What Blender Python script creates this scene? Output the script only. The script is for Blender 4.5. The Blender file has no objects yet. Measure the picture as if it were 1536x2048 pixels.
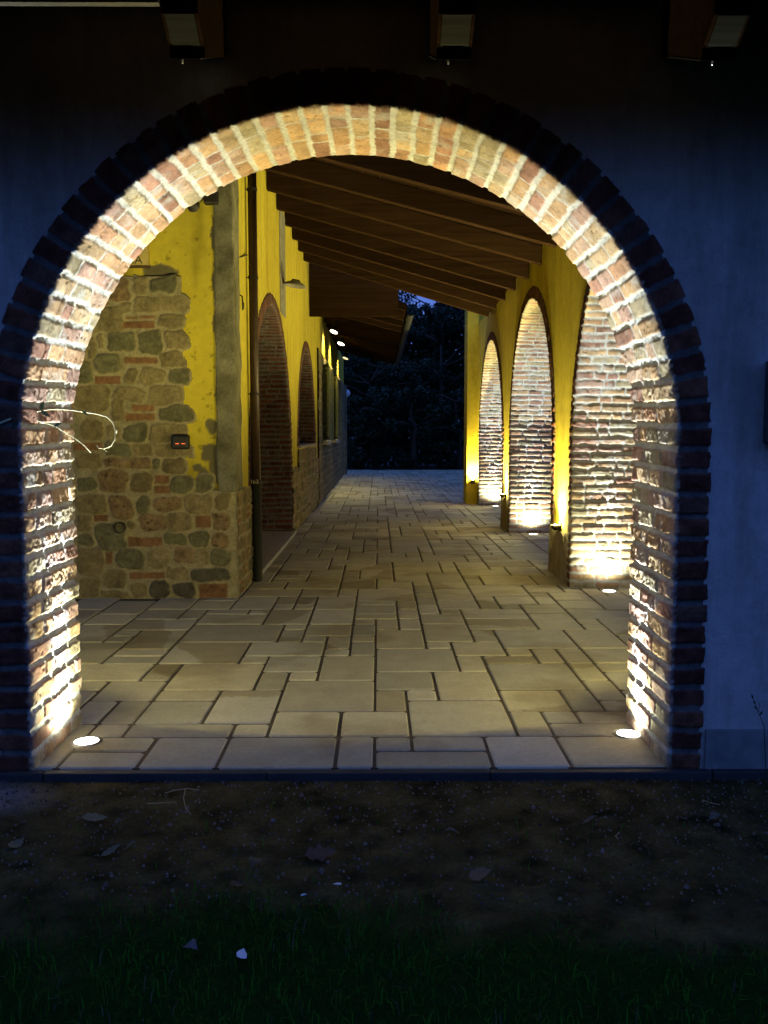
import bpy, bmesh, math, random
import numpy as np
from mathutils import Vector, Matrix, Euler

R = math.radians
random.seed(7)
scene = bpy.context.scene
COL = scene.collection

# ------------------------------------------------------------------ helpers
def hash2(i, j, seed):
    i = (i.astype(np.int64) & 0xffffffff).astype(np.uint64)
    j = (j.astype(np.int64) & 0xffffffff).astype(np.uint64)
    h = (i * np.uint64(374761393) + j * np.uint64(668265263) + np.uint64(seed * 974711 + 12345)) & np.uint64(0xffffffff)
    h = ((h ^ (h >> np.uint64(13))) * np.uint64(1274126177)) & np.uint64(0xffffffff)
    h = ((h ^ (h >> np.uint64(16))) * np.uint64(2246822519)) & np.uint64(0xffffffff)
    h = h ^ (h >> np.uint64(15))
    return h.astype(np.float64) / 4294967295.0

def vnoise(x, y, seed):
    xi = np.floor(x); yi = np.floor(y)
    fx = x - xi; fy = y - yi
    fx = fx * fx * (3 - 2 * fx); fy = fy * fy * (3 - 2 * fy)
    a = hash2(xi, yi, seed); b = hash2(xi + 1, yi, seed)
    c = hash2(xi, yi + 1, seed); d = hash2(xi + 1, yi + 1, seed)
    return (a * (1 - fx) + b * fx) * (1 - fy) + (c * (1 - fx) + d * fx) * fy

def fbm(x, y, scale, seed, octv=3):
    o = 0; amp = 1; tot = 0; f = 1.0 / scale
    for k in range(octv):
        o = o + amp * vnoise(x * f + 17.3 * k, y * f - 9.1 * k, seed + k * 31); tot += amp
        amp *= .5; f *= 2.03
    return o / tot - .5

def sstep(a, b, x):
    t = np.clip((x - a) / (b - a), 0, 1)
    return t * t * (3 - 2 * t)

def link(o, parent=None):
    COL.objects.link(o)
    if parent: o.parent = parent
    return o

def tag(o, label=None, cat=None, group=None, kind=None):
    if label: o['label'] = label
    if cat: o['category'] = cat
    if group: o['group'] = group
    if kind: o['kind'] = kind
    return o

def empty(name, loc=(0, 0, 0), rz=0.0):
    o = bpy.data.objects.new(name, None); o.location = loc; o.rotation_euler = (0, 0, rz)
    o.empty_display_size = .1
    return link(o)

def part(o, parent):
    """parent o (built in world coordinates) under parent, keeping place"""
    o.parent = parent
    o.matrix_parent_inverse = parent_matrix(parent).inverted()
    return o

def parent_matrix(p):
    m = Matrix.LocRotScale(p.location, p.rotation_euler, p.scale)
    if p.parent: m = parent_matrix(p.parent) @ p.matrix_parent_inverse @ m
    return m

def grid_mesh(name, P, C=None, mat=None, parent=None, wrap=False, smooth=True):
    n, m = P.shape[:2]
    me = bpy.data.meshes.new(name)
    idx = np.arange(n * m).reshape(n, m)
    if wrap: idx = np.concatenate([idx, idx[:1]], 0)
    q = np.stack([idx[:-1, :-1], idx[1:, :-1], idx[1:, 1:], idx[:-1, 1:]], -1).reshape(-1, 4)
    me.vertices.add(n * m); me.vertices.foreach_set('co', P.reshape(-1).astype(np.float32))
    me.loops.add(q.size); me.loops.foreach_set('vertex_index', q.reshape(-1).astype(np.int32))
    me.polygons.add(len(q)); me.polygons.foreach_set('loop_start', np.arange(0, q.size, 4, dtype=np.int32))
    me.polygons.foreach_set('loop_total', np.full(len(q), 4, dtype=np.int32))
    if C is not None:
        a = me.color_attributes.new('Col', 'FLOAT_COLOR', 'POINT')
        cc = np.ones((n * m, 4), np.float32); cc[:, :3] = C.reshape(-1, C.shape[-1])[:, :3]
        a.data.foreach_set('color', cc.reshape(-1))
    me.update(calc_edges=True)
    if smooth: me.polygons.foreach_set('use_smooth', np.ones(len(q), dtype=bool))
    if mat: me.materials.append(mat)
    me.validate()
    o = bpy.data.objects.new(name, me)
    link(o)
    if parent: part(o, parent)
    return o

class MB:
    def __init__(s): s.v = []; s.f = []; s.c = []
    def add(s, vs, fs, col=None):
        b = len(s.v); s.v += [tuple(v) for v in vs]; s.f += [tuple(b + i for i in f) for f in fs]
        s.c += [col or (1, 1, 1)] * len(vs)
    def box(s, x0, x1, y0, y1, z0, z1, M=None, col=None):
        vs = [Vector((x, y, z)) for x in (x0, x1) for y in (y0, y1) for z in (z0, z1)]
        if M: vs = [M @ v for v in vs]
        s.add(vs, [(0, 1, 3, 2), (4, 6, 7, 5), (0, 4, 5, 1), (2, 3, 7, 6), (0, 2, 6, 4), (1, 5, 7, 3)], col)
    def tube(s, pts, rad, n=10, cap=True, col=None):
        pts = [Vector(p) for p in pts]
        if not hasattr(rad, '__len__'): rad = [rad] * len(pts)
        rings = []; up = None
        for i, p in enumerate(pts):
            d = (pts[min(i + 1, len(pts) - 1)] - pts[max(i - 1, 0)]).normalized()
            if up is None:
                up = d.orthogonal().normalized()
            up = (up - d * up.dot(d)).normalized()
            w = d.cross(up)
            rings.append([p + (up * math.cos(a) + w * math.sin(a)) * rad[i] for a in [2 * math.pi * k / n for k in range(n)]])
        vs = [v for r in rings for v in r]; fs = []
        for i in range(len(rings) - 1):
            for k in range(n):
                fs.append((i * n + k, i * n + (k + 1) % n, (i + 1) * n + (k + 1) % n, (i + 1) * n + k))
        if cap: fs.append(tuple(range(n - 1, -1, -1))); fs.append(tuple((len(rings) - 1) * n + k for k in range(n)))
        s.add(vs, fs, col)
    def lathe(s, prof, c, axis=Vector((0, 0, 1)), n=24, a0=0, a1=2 * math.pi, col=None):
        axis = Vector(axis).normalized(); u = axis.orthogonal().normalized(); w = axis.cross(u); c = Vector(c)
        full = abs(a1 - a0 - 2 * math.pi) < 1e-6; nn = n if full else n + 1
        vs = []
        for r, h in prof:
            for k in range(nn):
                a = a0 + (a1 - a0) * k / n
                vs.append(c + axis * h + (u * math.cos(a) + w * math.sin(a)) * r)
        fs = []
        for i in range(len(prof) - 1):
            for k in range(n):
                k2 = (k + 1) % nn
                fs.append((i * nn + k, i * nn + k2, (i + 1) * nn + k2, (i + 1) * nn + k))
        s.add(vs, fs, col)
    def prism(s, poly, x0, x1, col=None):  # poly in (y,z), extruded along x
        n = len(poly)
        vs = [(x0, y, z) for y, z in poly] + [(x1, y, z) for y, z in poly]
        fs = [tuple(range(n)), tuple(range(2 * n - 1, n - 1, -1))] + [(i, i + n, (i + 1) % n + n, (i + 1) % n) for i in range(n)]
        s.add(vs, fs, col)
    def build(s, name, mat, parent=None, bevel=0.0, smooth=False, colors=False, loc=None):
        me = bpy.data.meshes.new(name)
        me.from_pydata(s.v, [], s.f); me.update()
        if colors:
            a = me.color_attributes.new('Col', 'FLOAT_COLOR', 'POINT')
            a.data.foreach_set('color', np.array([(*c, 1) for c in s.c], np.float32).reshape(-1))
        bm = bmesh.new(); bm.from_mesh(me)
        if len(bm.faces) < 4000: bmesh.ops.recalc_face_normals(bm, faces=bm.faces)
        bm.to_mesh(me); bm.free()
        if smooth: me.polygons.foreach_set('use_smooth', np.ones(len(me.polygons), dtype=bool))
        me.materials.append(mat)
        o = bpy.data.objects.new(name, me); link(o)
        if bevel:
            b = o.modifiers.new('bev', 'BEVEL'); b.width = bevel; b.segments = 2; b.limit_method = 'ANGLE'
        if parent: part(o, parent)
        return o

# ------------------------------------------------------------------ camera maths (photo pixel -> point on a wall plane)
F = 1760.0; PITCH = math.atan(156 / F); YAW = math.atan(11 / F); CZ = 1.5
def ray(px, py):
    v = Vector(((px - 768) / F, 1.0, -(py - 1024) / F))
    v = Matrix.Rotation(-PITCH, 3, 'X') @ v
    return Matrix.Rotation(-YAW, 3, 'Z') @ v
def onY(px, py, Y):
    v = ray(px, py); t = Y / v.y
    return Vector((v.x * t, Y, CZ + v.z * t))
def onX(px, py, X):
    v = ray(px, py); t = X / v.x
    return Vector((X, v.y * t, CZ + v.z * t))
def onZ(px, py, Z):
    v = ray(px, py); t = (Z - CZ) / v.z
    return Vector((v.x * t, v.y * t, Z))

# ------------------------------------------------------------------ materials
def nodes(name):
    m = bpy.data.materials.new(name); m.use_nodes = True
    nt = m.node_tree; b = nt.nodes['Principled BSDF']
    return m, nt, b
def tex_noise(nt, scale, detail=4, rough=.6, coord='Object', vec=None):
    n = nt.nodes.new('ShaderNodeTexNoise'); n.inputs['Scale'].default_value = scale
    n.inputs['Detail'].default_value = detail; n.inputs['Roughness'].default_value = rough
    if vec is None:
        tc = nt.nodes.new('ShaderNodeTexCoord'); vec = tc.outputs[coord]
    nt.links.new(vec, n.inputs['Vector'])
    return n
def ramp(nt, src, stops):
    r = nt.nodes.new('ShaderNodeValToRGB'); nt.links.new(src, r.inputs[0])
    e = r.color_ramp.elements
    while len(e) < len(stops): e.new(.5)
    for k, (p, c) in enumerate(stops): e[k].position = p; e[k].color = (*c, 1)
    return r
def mul(nt, a, b, fac=1.0, mode='MULTIPLY'):
    m = nt.nodes.new('ShaderNodeMix'); m.data_type = 'RGBA'; m.blend_type = mode
    m.inputs[0].default_value = fac
    nt.links.new(a, m.inputs[6])
    if isinstance(b, tuple): m.inputs[7].default_value = (*b, 1)
    else: nt.links.new(b, m.inputs[7])
    return m.outputs[2]
def bump(nt, b, src, strength=.4, dist=.01):
    n = nt.nodes.new('ShaderNodeBump'); n.inputs['Strength'].default_value = strength
    n.inputs['Distance'].default_value = dist
    nt.links.new(src, n.inputs['Height']); nt.links.new(n.outputs[0], b.inputs['Normal'])
def attr_mat(name, rough=.9, nscale=60, var=.35, bstr=.5, bdist=.004):
    m, nt, b = nodes(name)
    a = nt.nodes.new('ShaderNodeVertexColor'); a.layer_name = 'Col'
    n = tex_noise(nt, nscale, 5, .7)
    r = ramp(nt, n.outputs[0], [(.25, (1 - var,) * 3), (.75, (1 + var * .6,) * 3)])
    nt.links.new(mul(nt, a.outputs[0], r.outputs[0]), b.inputs['Base Color'])
    b.inputs['Roughness'].default_value = 1.0; b.inputs['Specular IOR Level'].default_value = .04
    bump(nt, b, n.outputs[0], bstr, bdist)
    return m
def plain(name, col, rough=.6, metal=0, nscale=30, var=.25, bstr=.2, bdist=.002, spec=.3):
    m, nt, b = nodes(name)
    n = tex_noise(nt, nscale, 5, .65)
    r = ramp(nt, n.outputs[0], [(.3, tuple(c * (1 - var) for c in col)), (.7, tuple(min(1, c * (1 + var)) for c in col))])
    nt.links.new(r.outputs[0], b.inputs['Base Color'])
    b.inputs['Roughness'].default_value = rough; b.inputs['Metallic'].default_value = metal
    b.inputs['Specular IOR Level'].default_value = spec
    bump(nt, b, n.outputs[0], bstr, bdist)
    return m
def emis(name, col, s):
    m, nt, b = nodes(name)
    b.inputs['Base Color'].default_value = (*col, 1)
    b.inputs['Emission Color'].default_value = (*col, 1); b.inputs['Emission Strength'].default_value = s
    n = tex_noise(nt, 40, 2); bump(nt, b, n.outputs[0], .05, .001)
    return m

def plaster_mat(name, col, blotch, nsc=1.4):
    m, nt, b = nodes(name)
    n1 = tex_noise(nt, nsc, 6, .65); n2 = tex_noise(nt, 14, 6, .7); n3 = tex_noise(nt, 90, 4, .7)
    r = ramp(nt, n1.outputs[0], [(.3, blotch), (.62, col)])
    r2 = ramp(nt, n2.outputs[0], [(.25, (.78,) * 3), (.7, (1.05,) * 3)])
    c = mul(nt, r.outputs[0], r2.outputs[0])
    tc = nt.nodes.new('ShaderNodeTexCoord'); mp = nt.nodes.new('ShaderNodeMapping'); mp.inputs['Scale'].default_value = (3.5, 3.5, .55)
    nt.links.new(tc.outputs['Object'], mp.inputs[0]); n5 = tex_noise(nt, 1.3, 6, .7, vec=mp.outputs[0])
    r5 = ramp(nt, n5.outputs[0], [(.34, (.66, .64, .60)), (.52, (1,) * 3)]); c = mul(nt, c, r5.outputs[0], .8)
    vo = nt.nodes.new('ShaderNodeTexVoronoi'); vo.feature = 'DISTANCE_TO_EDGE'; vo.inputs['Scale'].default_value = 1.3
    ad = nt.nodes.new('ShaderNodeVectorMath'); ad.operation = 'MULTIPLY_ADD'; nt.links.new(n2.outputs[1], ad.inputs[0]); ad.inputs[1].default_value = (.5, .5, .5)
    nt.links.new(tc.outputs['Object'], ad.inputs[2]); nt.links.new(ad.outputs[0], vo.inputs['Vector'])
    rc = ramp(nt, vo.outputs['Distance'], [(.0, (.45,) * 3), (.007, (1,) * 3)]); c = mul(nt, c, rc.outputs[0], .55)
    r3 = ramp(nt, n3.outputs[0], [(.24, (.55,) * 3), (.33, (1,) * 3)])
    nt.links.new(mul(nt, c, r3.outputs[0]), b.inputs['Base Color'])
    b.inputs['Roughness'].default_value = .92; b.inputs['Specular IOR Level'].default_value = .15
    mx = nt.nodes.new('ShaderNodeMath'); mx.operation = 'MULTIPLY_ADD'
    nt.links.new(n2.outputs[0], mx.inputs[0]); mx.inputs[1].default_value = 2.2; nt.links.new(n3.outputs[0], mx.inputs[2])
    bump(nt, b, mx.outputs[0], .5, .006)
    return m

YEL = (.60, .485, .045)
M_yellow = plaster_mat('yellow_plaster', YEL, (.50, .39, .035))
M_outer = plaster_mat('outer_plaster', (.50, .47, .43), (.38, .355, .32), 1.1)
M_brick = attr_mat('old_brick', .9, 70, .4, .5, .004)
M_stone = attr_mat('stone', .85, 38, .4, .7, .006)
M_facade = attr_mat('facade_plaster', .92, 12, .16, .5, .004)
M_bark = plain('bark', (.06, .045, .03), .9, nscale=15, bstr=.6, bdist=.01)
M_iron = plain('dark_iron', (.03, .025, .02), .55, .3)
M_pipe = plain('brown_pipe', (.045, .026, .016), .45, .2, nscale=8)
M_steel = plain('steel', (.45, .45, .45), .3, .9)
M_black = plain('black_plastic', (.012, .012, .012), .4)
M_marble = plain('marble', (.55, .52, .42), .5, nscale=8, var=.1)
M_greycement = plain('grey_cement', (.23, .21, .15), .9, nscale=9, var=.35, bstr=.7, bdist=.01)
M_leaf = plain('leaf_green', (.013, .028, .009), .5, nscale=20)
M_leafy = plain('leaf_vine', (.10, .16, .06), .5, nscale=20)
M_stem = plain('stem', (.5, .48, .27), .7, nscale=30)
M_shutter = plain('shutter_green', (.16, .17, .05), .55, nscale=9)
M_glassdark = plain('dark_glass', (.015, .015, .015), .12, spec=.5, bstr=.02)
M_text = plain('letter_dark', (.10, .08, .03), .8)

def wood_mat(name, c1, c2):
    m, nt, b = nodes(name)
    tc = nt.nodes.new('ShaderNodeTexCoord'); mp = nt.nodes.new('ShaderNodeMapping')
    mp.inputs['Scale'].default_value = (1.2, 30, 30); nt.links.new(tc.outputs['Object'], mp.inputs[0])
    n = tex_noise(nt, 1.0, 6, .65, vec=mp.outputs[0])
    r = ramp(nt, n.outputs[0], [(.3, c1), (.7, c2)])
    nt.links.new(r.outputs[0], b.inputs['Base Color']); b.inputs['Roughness'].default_value = .95
    b.inputs['Specular IOR Level'].default_value = 0.0
    bump(nt, b, n.outputs[0], .3, .003)
    return m
M_wood = wood_mat('rafter_wood', (.017, .009, .0042), (.037, .020, .010))
M_wood2 = wood_mat('board_wood', (.009, .005, .0024), (.018, .010, .005))
M_tail = wood_mat('tail_wood', (.013, .0068, .0035), (.026, .014, .007))
M_skylit_wood = wood_mat('skylit_wood', (.016, .016, .013), (.034, .034, .028))  # tail cuts only: sky light put into the wood colour

# paving
def paving_mat():
    m, nt, b = nodes('sandstone_paving')
    a = nt.nodes.new('ShaderNodeVertexColor'); a.layer_name = 'Col'
    # slab veins: sharp-edged natural bands, oriented by a random slab value
    geo = nt.nodes.new('ShaderNodeNewGeometry')
    sep = nt.nodes.new('ShaderNodeSeparateXYZ'); nt.links.new(geo.outputs['Position'], sep.inputs[0])
    n1 = tex_noise(nt, 1.3, 3, .5); n2 = tex_noise(nt, 40, 6, .75); n4 = tex_noise(nt, 5, 5, .7)
    att = nt.nodes.new('ShaderNodeAttribute'); att.attribute_name = 'Vein'; att.attribute_type = 'GEOMETRY'
    s2 = nt.nodes.new('ShaderNodeSeparateXYZ'); nt.links.new(att.outputs['Vector'], s2.inputs[0])
    # vein value in x (distance along the vein normal), y strength
    ad = nt.nodes.new('ShaderNodeMath'); ad.operation = 'MULTIPLY_ADD'
    nt.links.new(n4.outputs[0], ad.inputs[0]); ad.inputs[1].default_value = .16; nt.links.new(s2.outputs[0], ad.inputs[2])
    rv = ramp(nt, ad.outputs[0], [(.55, (.72, .67, .57)), (.575, (1, 1, 1))])
    mv = nt.nodes.new('ShaderNodeMix'); mv.data_type = 'RGBA'; mv.blend_type = 'MULTIPLY'
    nt.links.new(s2.outputs[1], mv.inputs[0]); nt.links.new(a.outputs[0], mv.inputs[6]); nt.links.new(rv.outputs[0], mv.inputs[7])
    r1 = ramp(nt, n1.outputs[0], [(.36, (.66, .62, .54)), (.46, (1, 1, 1))])
    r4 = ramp(nt, n4.outputs[0], [(.3, (.84, .82, .78)), (.65, (1.04, 1.03, 1.0))])
    r2 = ramp(nt, n2.outputs[0], [(.25, (.85,) * 3), (.7, (1.06,) * 3)])
    c = mul(nt, mv.outputs[2], r1.outputs[0], .75); c = mul(nt, c, r4.outputs[0]); c = mul(nt, c, r2.outputs[0])
    nt.links.new(c, b.inputs['Base Color'])
    b.inputs['Roughness'].default_value = .72; b.inputs['Specular IOR Level'].default_value = .3
    mx = nt.nodes.new('ShaderNodeMath'); mx.operation = 'MULTIPLY_ADD'
    nt.links.new(n4.outputs[0], mx.inputs[0]); mx.inputs[1].default_value = 3; nt.links.new(n2.outputs[0], mx.inputs[2])
    bump(nt, b, mx.outputs[0], .35, .004)
    return m
M_paving = paving_mat()
M_joint = plain('joint_sand', (.075, .06, .034), .95, nscale=60, bstr=.5)

def ground_mat():
    m, nt, b = nodes('soil')
    n1 = tex_noise(nt, 1.6, 5, .6); n2 = tex_noise(nt, 30, 6, .75); n3 = tex_noise(nt, 7, 5, .7)
    r = ramp(nt, n1.outputs[0], [(.35, (.03, .022, .012)), (.65, (.02, .024, .012))])
    r2 = ramp(nt, n2.outputs[0], [(.3, (.4,) * 3), (.75, (1.7,) * 3)])
    r3 = ramp(nt, n3.outputs[0], [(.35, (.6,) * 3), (.65, (1.25,) * 3)])
    c = mul(nt, r.outputs[0], r2.outputs[0]); c = mul(nt, c, r3.outputs[0])
    nt.links.new(c, b.inputs['Base Color']); b.inputs['Roughness'].default_value = .95
    b.inputs['Specular IOR Level'].default_value = .1
    bump(nt, b, n2.outputs[0], .8, .02)
    return m
M_soil = ground_mat()

# ------------------------------------------------------------------ brick linings
PAL = np.array([(.37, .235, .13), (.41, .28, .16), (.35, .21, .125), (.34, .225, .17), (.27, .155, .105), (.34, .285, .18),
                (.41, .30, .175), (.29, .165, .115), (.37, .26, .18), (.32, .27, .17), (.39, .26, .14)])
PAL_RED = np.array([(.26, .10, .06), (.22, .085, .055), (.30, .12, .07), (.24, .12, .08), (.20, .07, .045)])
MORT = np.array((.50, .50, .45))

def arch_lining(name, f, uc, r, zc, zb, depth, ring, cs, res, seed, mat, parent, rough=1.0, pal=PAL, mk_=1.0):
    """brick arch: jambs + semicircular soffit and the voussoir ring on the wall face.
    f(u, w, z) -> world, w = depth into the wall. u along the wall."""
    Lj = zc - zb; Lt = Lj * 2 + math.pi * r
    ncs = round(Lt / cs); cs = Lt / ncs
    S = np.linspace(0, Lt, int(Lt / res) + 1); nf = int(ring * 1.35 / (res * 1.3)); nt_ = int(depth / res)
    T = np.concatenate([np.linspace(-ring * 1.3, -res, nf), np.linspace(0, depth, nt_)])
    s, t = np.meshgrid(S, T, indexing='ij')
    # base point + outward normal
    ang = np.clip((s - Lj) / r, 0, math.pi)
    nu = -np.cos(ang); nz = np.sin(ang)
    pu = uc + nu * r; pz = zc + nz * r
    pz = np.where(s < Lj, zb + s, pz); pz = np.where(s > Lt - Lj, zb + (Lt - s), pz)
    # courses
    wob = fbm(s, t, .12, seed, 3) * .014 + fbm(s, t, .03, seed + 2, 2) * .007
    sc = (s + wob + fbm(s, t, .6, seed + 3, 1) * .02) / cs
    ci = np.floor(sc); fs = sc - ci
    ds = np.minimum(fs, 1 - fs) * cs           # distance to course boundary
    # joint halves vary
    # brick divisions across the depth
    rnd = np.random.RandomState(seed)
    nC = ncs + 4; dt = np.full(s.shape, 9.0); bi = np.zeros(s.shape)
    tw = t + fbm(s + 5, t, .05, seed + 9, 2) * .012
    for c in range(-1, nC):
        msk = ci == c
        if not msk.any(): continue
        x = rnd.choice([.115, .235, .235, .16]) * rnd.uniform(.9, 1.1); cuts = []
        while x < depth - .06:
            cuts.append(x); x += rnd.choice([.115, .235, .235, .19]) * rnd.uniform(.92, 1.08)
        tt = tw[msk]; d = np.full(tt.shape, 9.0); b = np.zeros(tt.shape)
        for k, cu in enumerate(cuts):
            d = np.minimum(d, np.abs(tt - cu)); b += tt > cu
        # outer end of face voussoir
        end = ring * rnd.uniform(.96, 1.03)
        d = np.where(tt < 0, np.minimum(d, tt + end), d)
        dt[msk] = d; bi[msk] = b
    bid = ci * 7 + bi
    hb = lambda k: hash2(ci, bi, seed + k)
    js = .009 + .005 * hash2(ci, bi * 0, seed + 77)     # half joint across the courses
    e = np.minimum(ds - js, np.where(dt < 8, dt - .006, 1.0))
    e = e + fbm(s, t, .022, seed + 12, 3) * .007
    mask = sstep(-.001, .007, e)
    # rough zone: middle of the jambs
    z = pz
    rz = sstep(.35, .8, z) * (1 - sstep(1.55, 2.0, z))
    lowz = 1 - sstep(.3, .9, z)
    chip = fbm(s, t, .05, seed + 20, 3); fine = fbm(s, t, .014, seed + 23, 3)
    hbrick = (hb(1) - .5) * (.005 + .008 * rz) * rough + chip * (.004 + .0045 * rz) * rough + fine * (.0035 + .005 * rz) + (hb(2) - .5) * (fs - .5) * (.006 + .008 * rz)
    holes = sstep(.22, .34, fbm(s, t, .018, seed + 40, 2)) * sstep(.3, .8, hb(3)) * .006
    hbrick = hbrick - holes
    hm = -.002 - (.0085 * rz + .006 * lowz) * rough + fbm(s, t, .04, seed + 30, 3) * .009 + fine * .006 - .006 * sstep(.0, .25, fbm(s, t, .15, seed + 31, 2))
    hm = hm * np.where(t < 0, .5, 1)
    h = hm * (1 - mask) + (hbrick + .002) * mask
    # ragged fringe of mortar squeezed out at the front arris
    fr = np.exp(-((t + .006) / .010) ** 2) * (1 - mask)
    # outer boundary of the ring sinks behind the plaster
    outer = sstep(-ring * 1.1, -ring * .97, t + fbm(s, t, .03, seed + 50, 2) * .02)
    h = np.where(t < 0, h * outer - .035 * (1 - sstep(-.004, .004, np.where(t < 0, e + .004, 1))) * (t < -ring * .9) - .03 * (1 - outer), h)
    # position
    rad = np.maximum(0, -t); dep = np.maximum(0, t)
    a = np.clip((t + .012) / .024, 0, 1) * math.pi / 2     # blends the face normal into the soffit normal
    cu_, cd_ = np.sin(a), np.cos(a)
    chamf = np.exp(-(t / .010) ** 2) * -.004
    hh = h + chamf + np.where(t < 0, .012, .006)
    pu2 = pu + nu * (rad - cu_ * hh); pz2 = np.where((s < Lj) | (s > Lt - Lj), pz, pz + nz * (rad - cu_ * hh))
    w2 = dep - cd_ * hh - fr * (.010 + .075 * np.clip(fbm(s, t, .013, seed + 61, 2), 0, 1)) - np.exp(-((t + .004) / .007) ** 2) * mask * .03 * np.clip(fbm(s, t, .014, seed + 62, 2), 0, 1)
    x, y, zz = f(pu2, w2, pz2)
    P = np.stack([x, y, zz], -1)
    # colours
    k = np.floor(hb(5) * len(pal)).astype(int) % len(pal)
    c = pal[k] * (.8 + .4 * hb(6))[..., None]
    c = c * (1 + 1.1 * chip * .6 + .6 * fbm(s, t, .11, seed + 70, 2))[..., None]
    smear = sstep(.02, .28, fbm(s, t, .09, seed + 80, 4)) * (.22 + .5 * hb(8))
    c = c * (1 - smear[..., None]) + MORT * .8 * mk_ * smear[..., None]
    c = c * (1 - .6 * (holes / .006))[..., None]
    mc = MORT * mk_ * (.9 + .5 * fbm(s, t, .05, seed + 90, 3))[..., None]
    mk = sstep(-.002, .005, e)[..., None]
    C = mc * (1 - mk) + c * mk
    # ring on the wall face: dark red bricks and dark mortar
    kr = np.floor(hb(5) * len(PAL_RED)).astype(int) % len(PAL_RED)
    face = (PAL_RED[kr] * .5 * (1 + 1.2 * chip)[..., None]) * mk + np.array((.10, .095, .085)) * (1 + .8 * chip)[..., None] * (1 - mk)
    fk = (1 - sstep(-.022, -.004, t + fine * .03))[..., None]
    C = C * (1 - fk) + face * fk
    return grid_mesh(name, P, np.clip(C, .01, .85), mat, parent)

def brick_ring_dark(C): return C

def wall_with_holes(name, f, u0, u1, zb, top, thick, holes, mat, parent, du=.06, back=True):
    """holes: (uc, r, zc, zbot)  top: function(u)"""
    mb = MB()
    xs = {u0, u1}
    for uc, r, zc, zo in holes:
        n = 40
        for k in range(n + 1): xs.add(round(uc - r * math.cos(math.pi * k / n), 5))
    xs = sorted(xs); out = [xs[0]]
    for x in xs[1:]:
        g = x - out[-1]
        if g < 1e-4: continue
        nn = int(g / 1.0) + 1
        for k in range(1, nn + 1): out.append(out[-1] + g / nn if k < nn else x)
    xs = out
    ws = [0, thick] if back else [0]
    for i in range(len(xs) - 1):
        a, b = xs[i], xs[i + 1]; m = (a + b) / 2
        segs = None
        for uc, r, zc, zo in holes:
            if abs(m - uc) < r:
                za = zc + math.sqrt(max(0, r * r - (a - uc) ** 2)); zb2 = zc + math.sqrt(max(0, r * r - (b - uc) ** 2))
                segs = [((za, zb2), (top(a), top(b)))]
                if zo > zb + .01: segs.append(((zb, zb), (zo, zo)))
        if segs is None: segs = [((zb, zb), (top(a), top(b)))]
        for (l0, l1), (h0, h1) in segs:
            for w in ws: mb.add([f(a, w, l0), f(b, w, l1), f(b, w, h1), f(a, w, h0)], [(0, 1, 2, 3)])
            mb.add([f(a, 0, h0), f(b, 0, h1), f(b, thick, h1), f(a, thick, h0)], [(0, 1, 2, 3)])
    for u in (u0, u1):
        mb.add([f(u, 0, zb), f(u, thick, zb), f(u, thick, top(u)), f(u, 0, top(u))], [(0, 1, 2, 3)])
    return mb.build(name, mat, parent)

# ------------------------------------------------------------------ FRONT WALL with the big arch
Y0 = 3.87; TH = .62
fw = lambda u, w, z: (u, Y0 + w, z)
UC, AR, AZ = -.125, 1.43, 1.45
front = empty('front_wall', (UC, Y0, 0))
tag(front, 'big plastered wall with the nearest brick arch framing the whole passage', 'wall')
rooftop = lambda x: 4.57 - .268 * (x + 1.31)
wall_with_holes('plaster', fw, -6.5, 6.5, -.12, lambda u: max(3.2, rooftop(u)) if u < 2.6 else 3.5, TH, [(UC, AR + .03, AZ, -1)], M_outer, front)
def fwn(u, w, z): return (u, Y0 + w, z)
arch_lining('brick_arch', fwn, UC, AR, AZ, -.03, TH, .165, .098, .0062, 11, M_brick, front)
sk = MB()
for a, b in ((-6.5, UC - AR - .17), (UC + AR + .17, 6.5)):
    x = a
    while x < b - .02:
        x2 = min(b, x + .4); sk.box(x + .002, x2 - .002, Y0 - .014, Y0 + .01, -.1, .17); x = x2
sk.build('skirting', plain('skirting_stone', (.19, .185, .175), .7, nscale=12), front, bevel=.003)

# ------------------------------------------------------------------ RIGHT ARCADE
SL = .024
xr = lambda y: 1.88 + SL * (y - 8.5)
fr_ = lambda u, w, z: (xr(u) + w, u, z)
arcade = empty('arcade_wall', (xr(12), 12, 0))
tag(arcade, 'yellow plastered arcade wall with three uplit brick arches along the right of the passage', 'wall')
ARCH = [(6.6, 1.90), (11.475, 1.825), (16.4, 2.10)]
TT = .62
roofr = lambda u: 3.72 + .012 * (u - 9.6)
wall_with_holes('plaster', fr_, 4.49, 18.9, -.02, roofr, TT, [(c, r + .03, 3.2 - r, -1) for c, r in ARCH], M_yellow, arcade)
for k, (c, r) in enumerate(ARCH):
    arch_lining('brick_arch', fr_, c, r, 3.2 - r, -.01, TT, .17, .078, .0105, 30 + k * 7, M_brick, arcade, rough=1.1)
st = MB(); st.box(1.885, 2.75, 18.9, 19.5, -.02, 4.6)
st.build('end_pier', M_yellow, arcade, bevel=.01)

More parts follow.
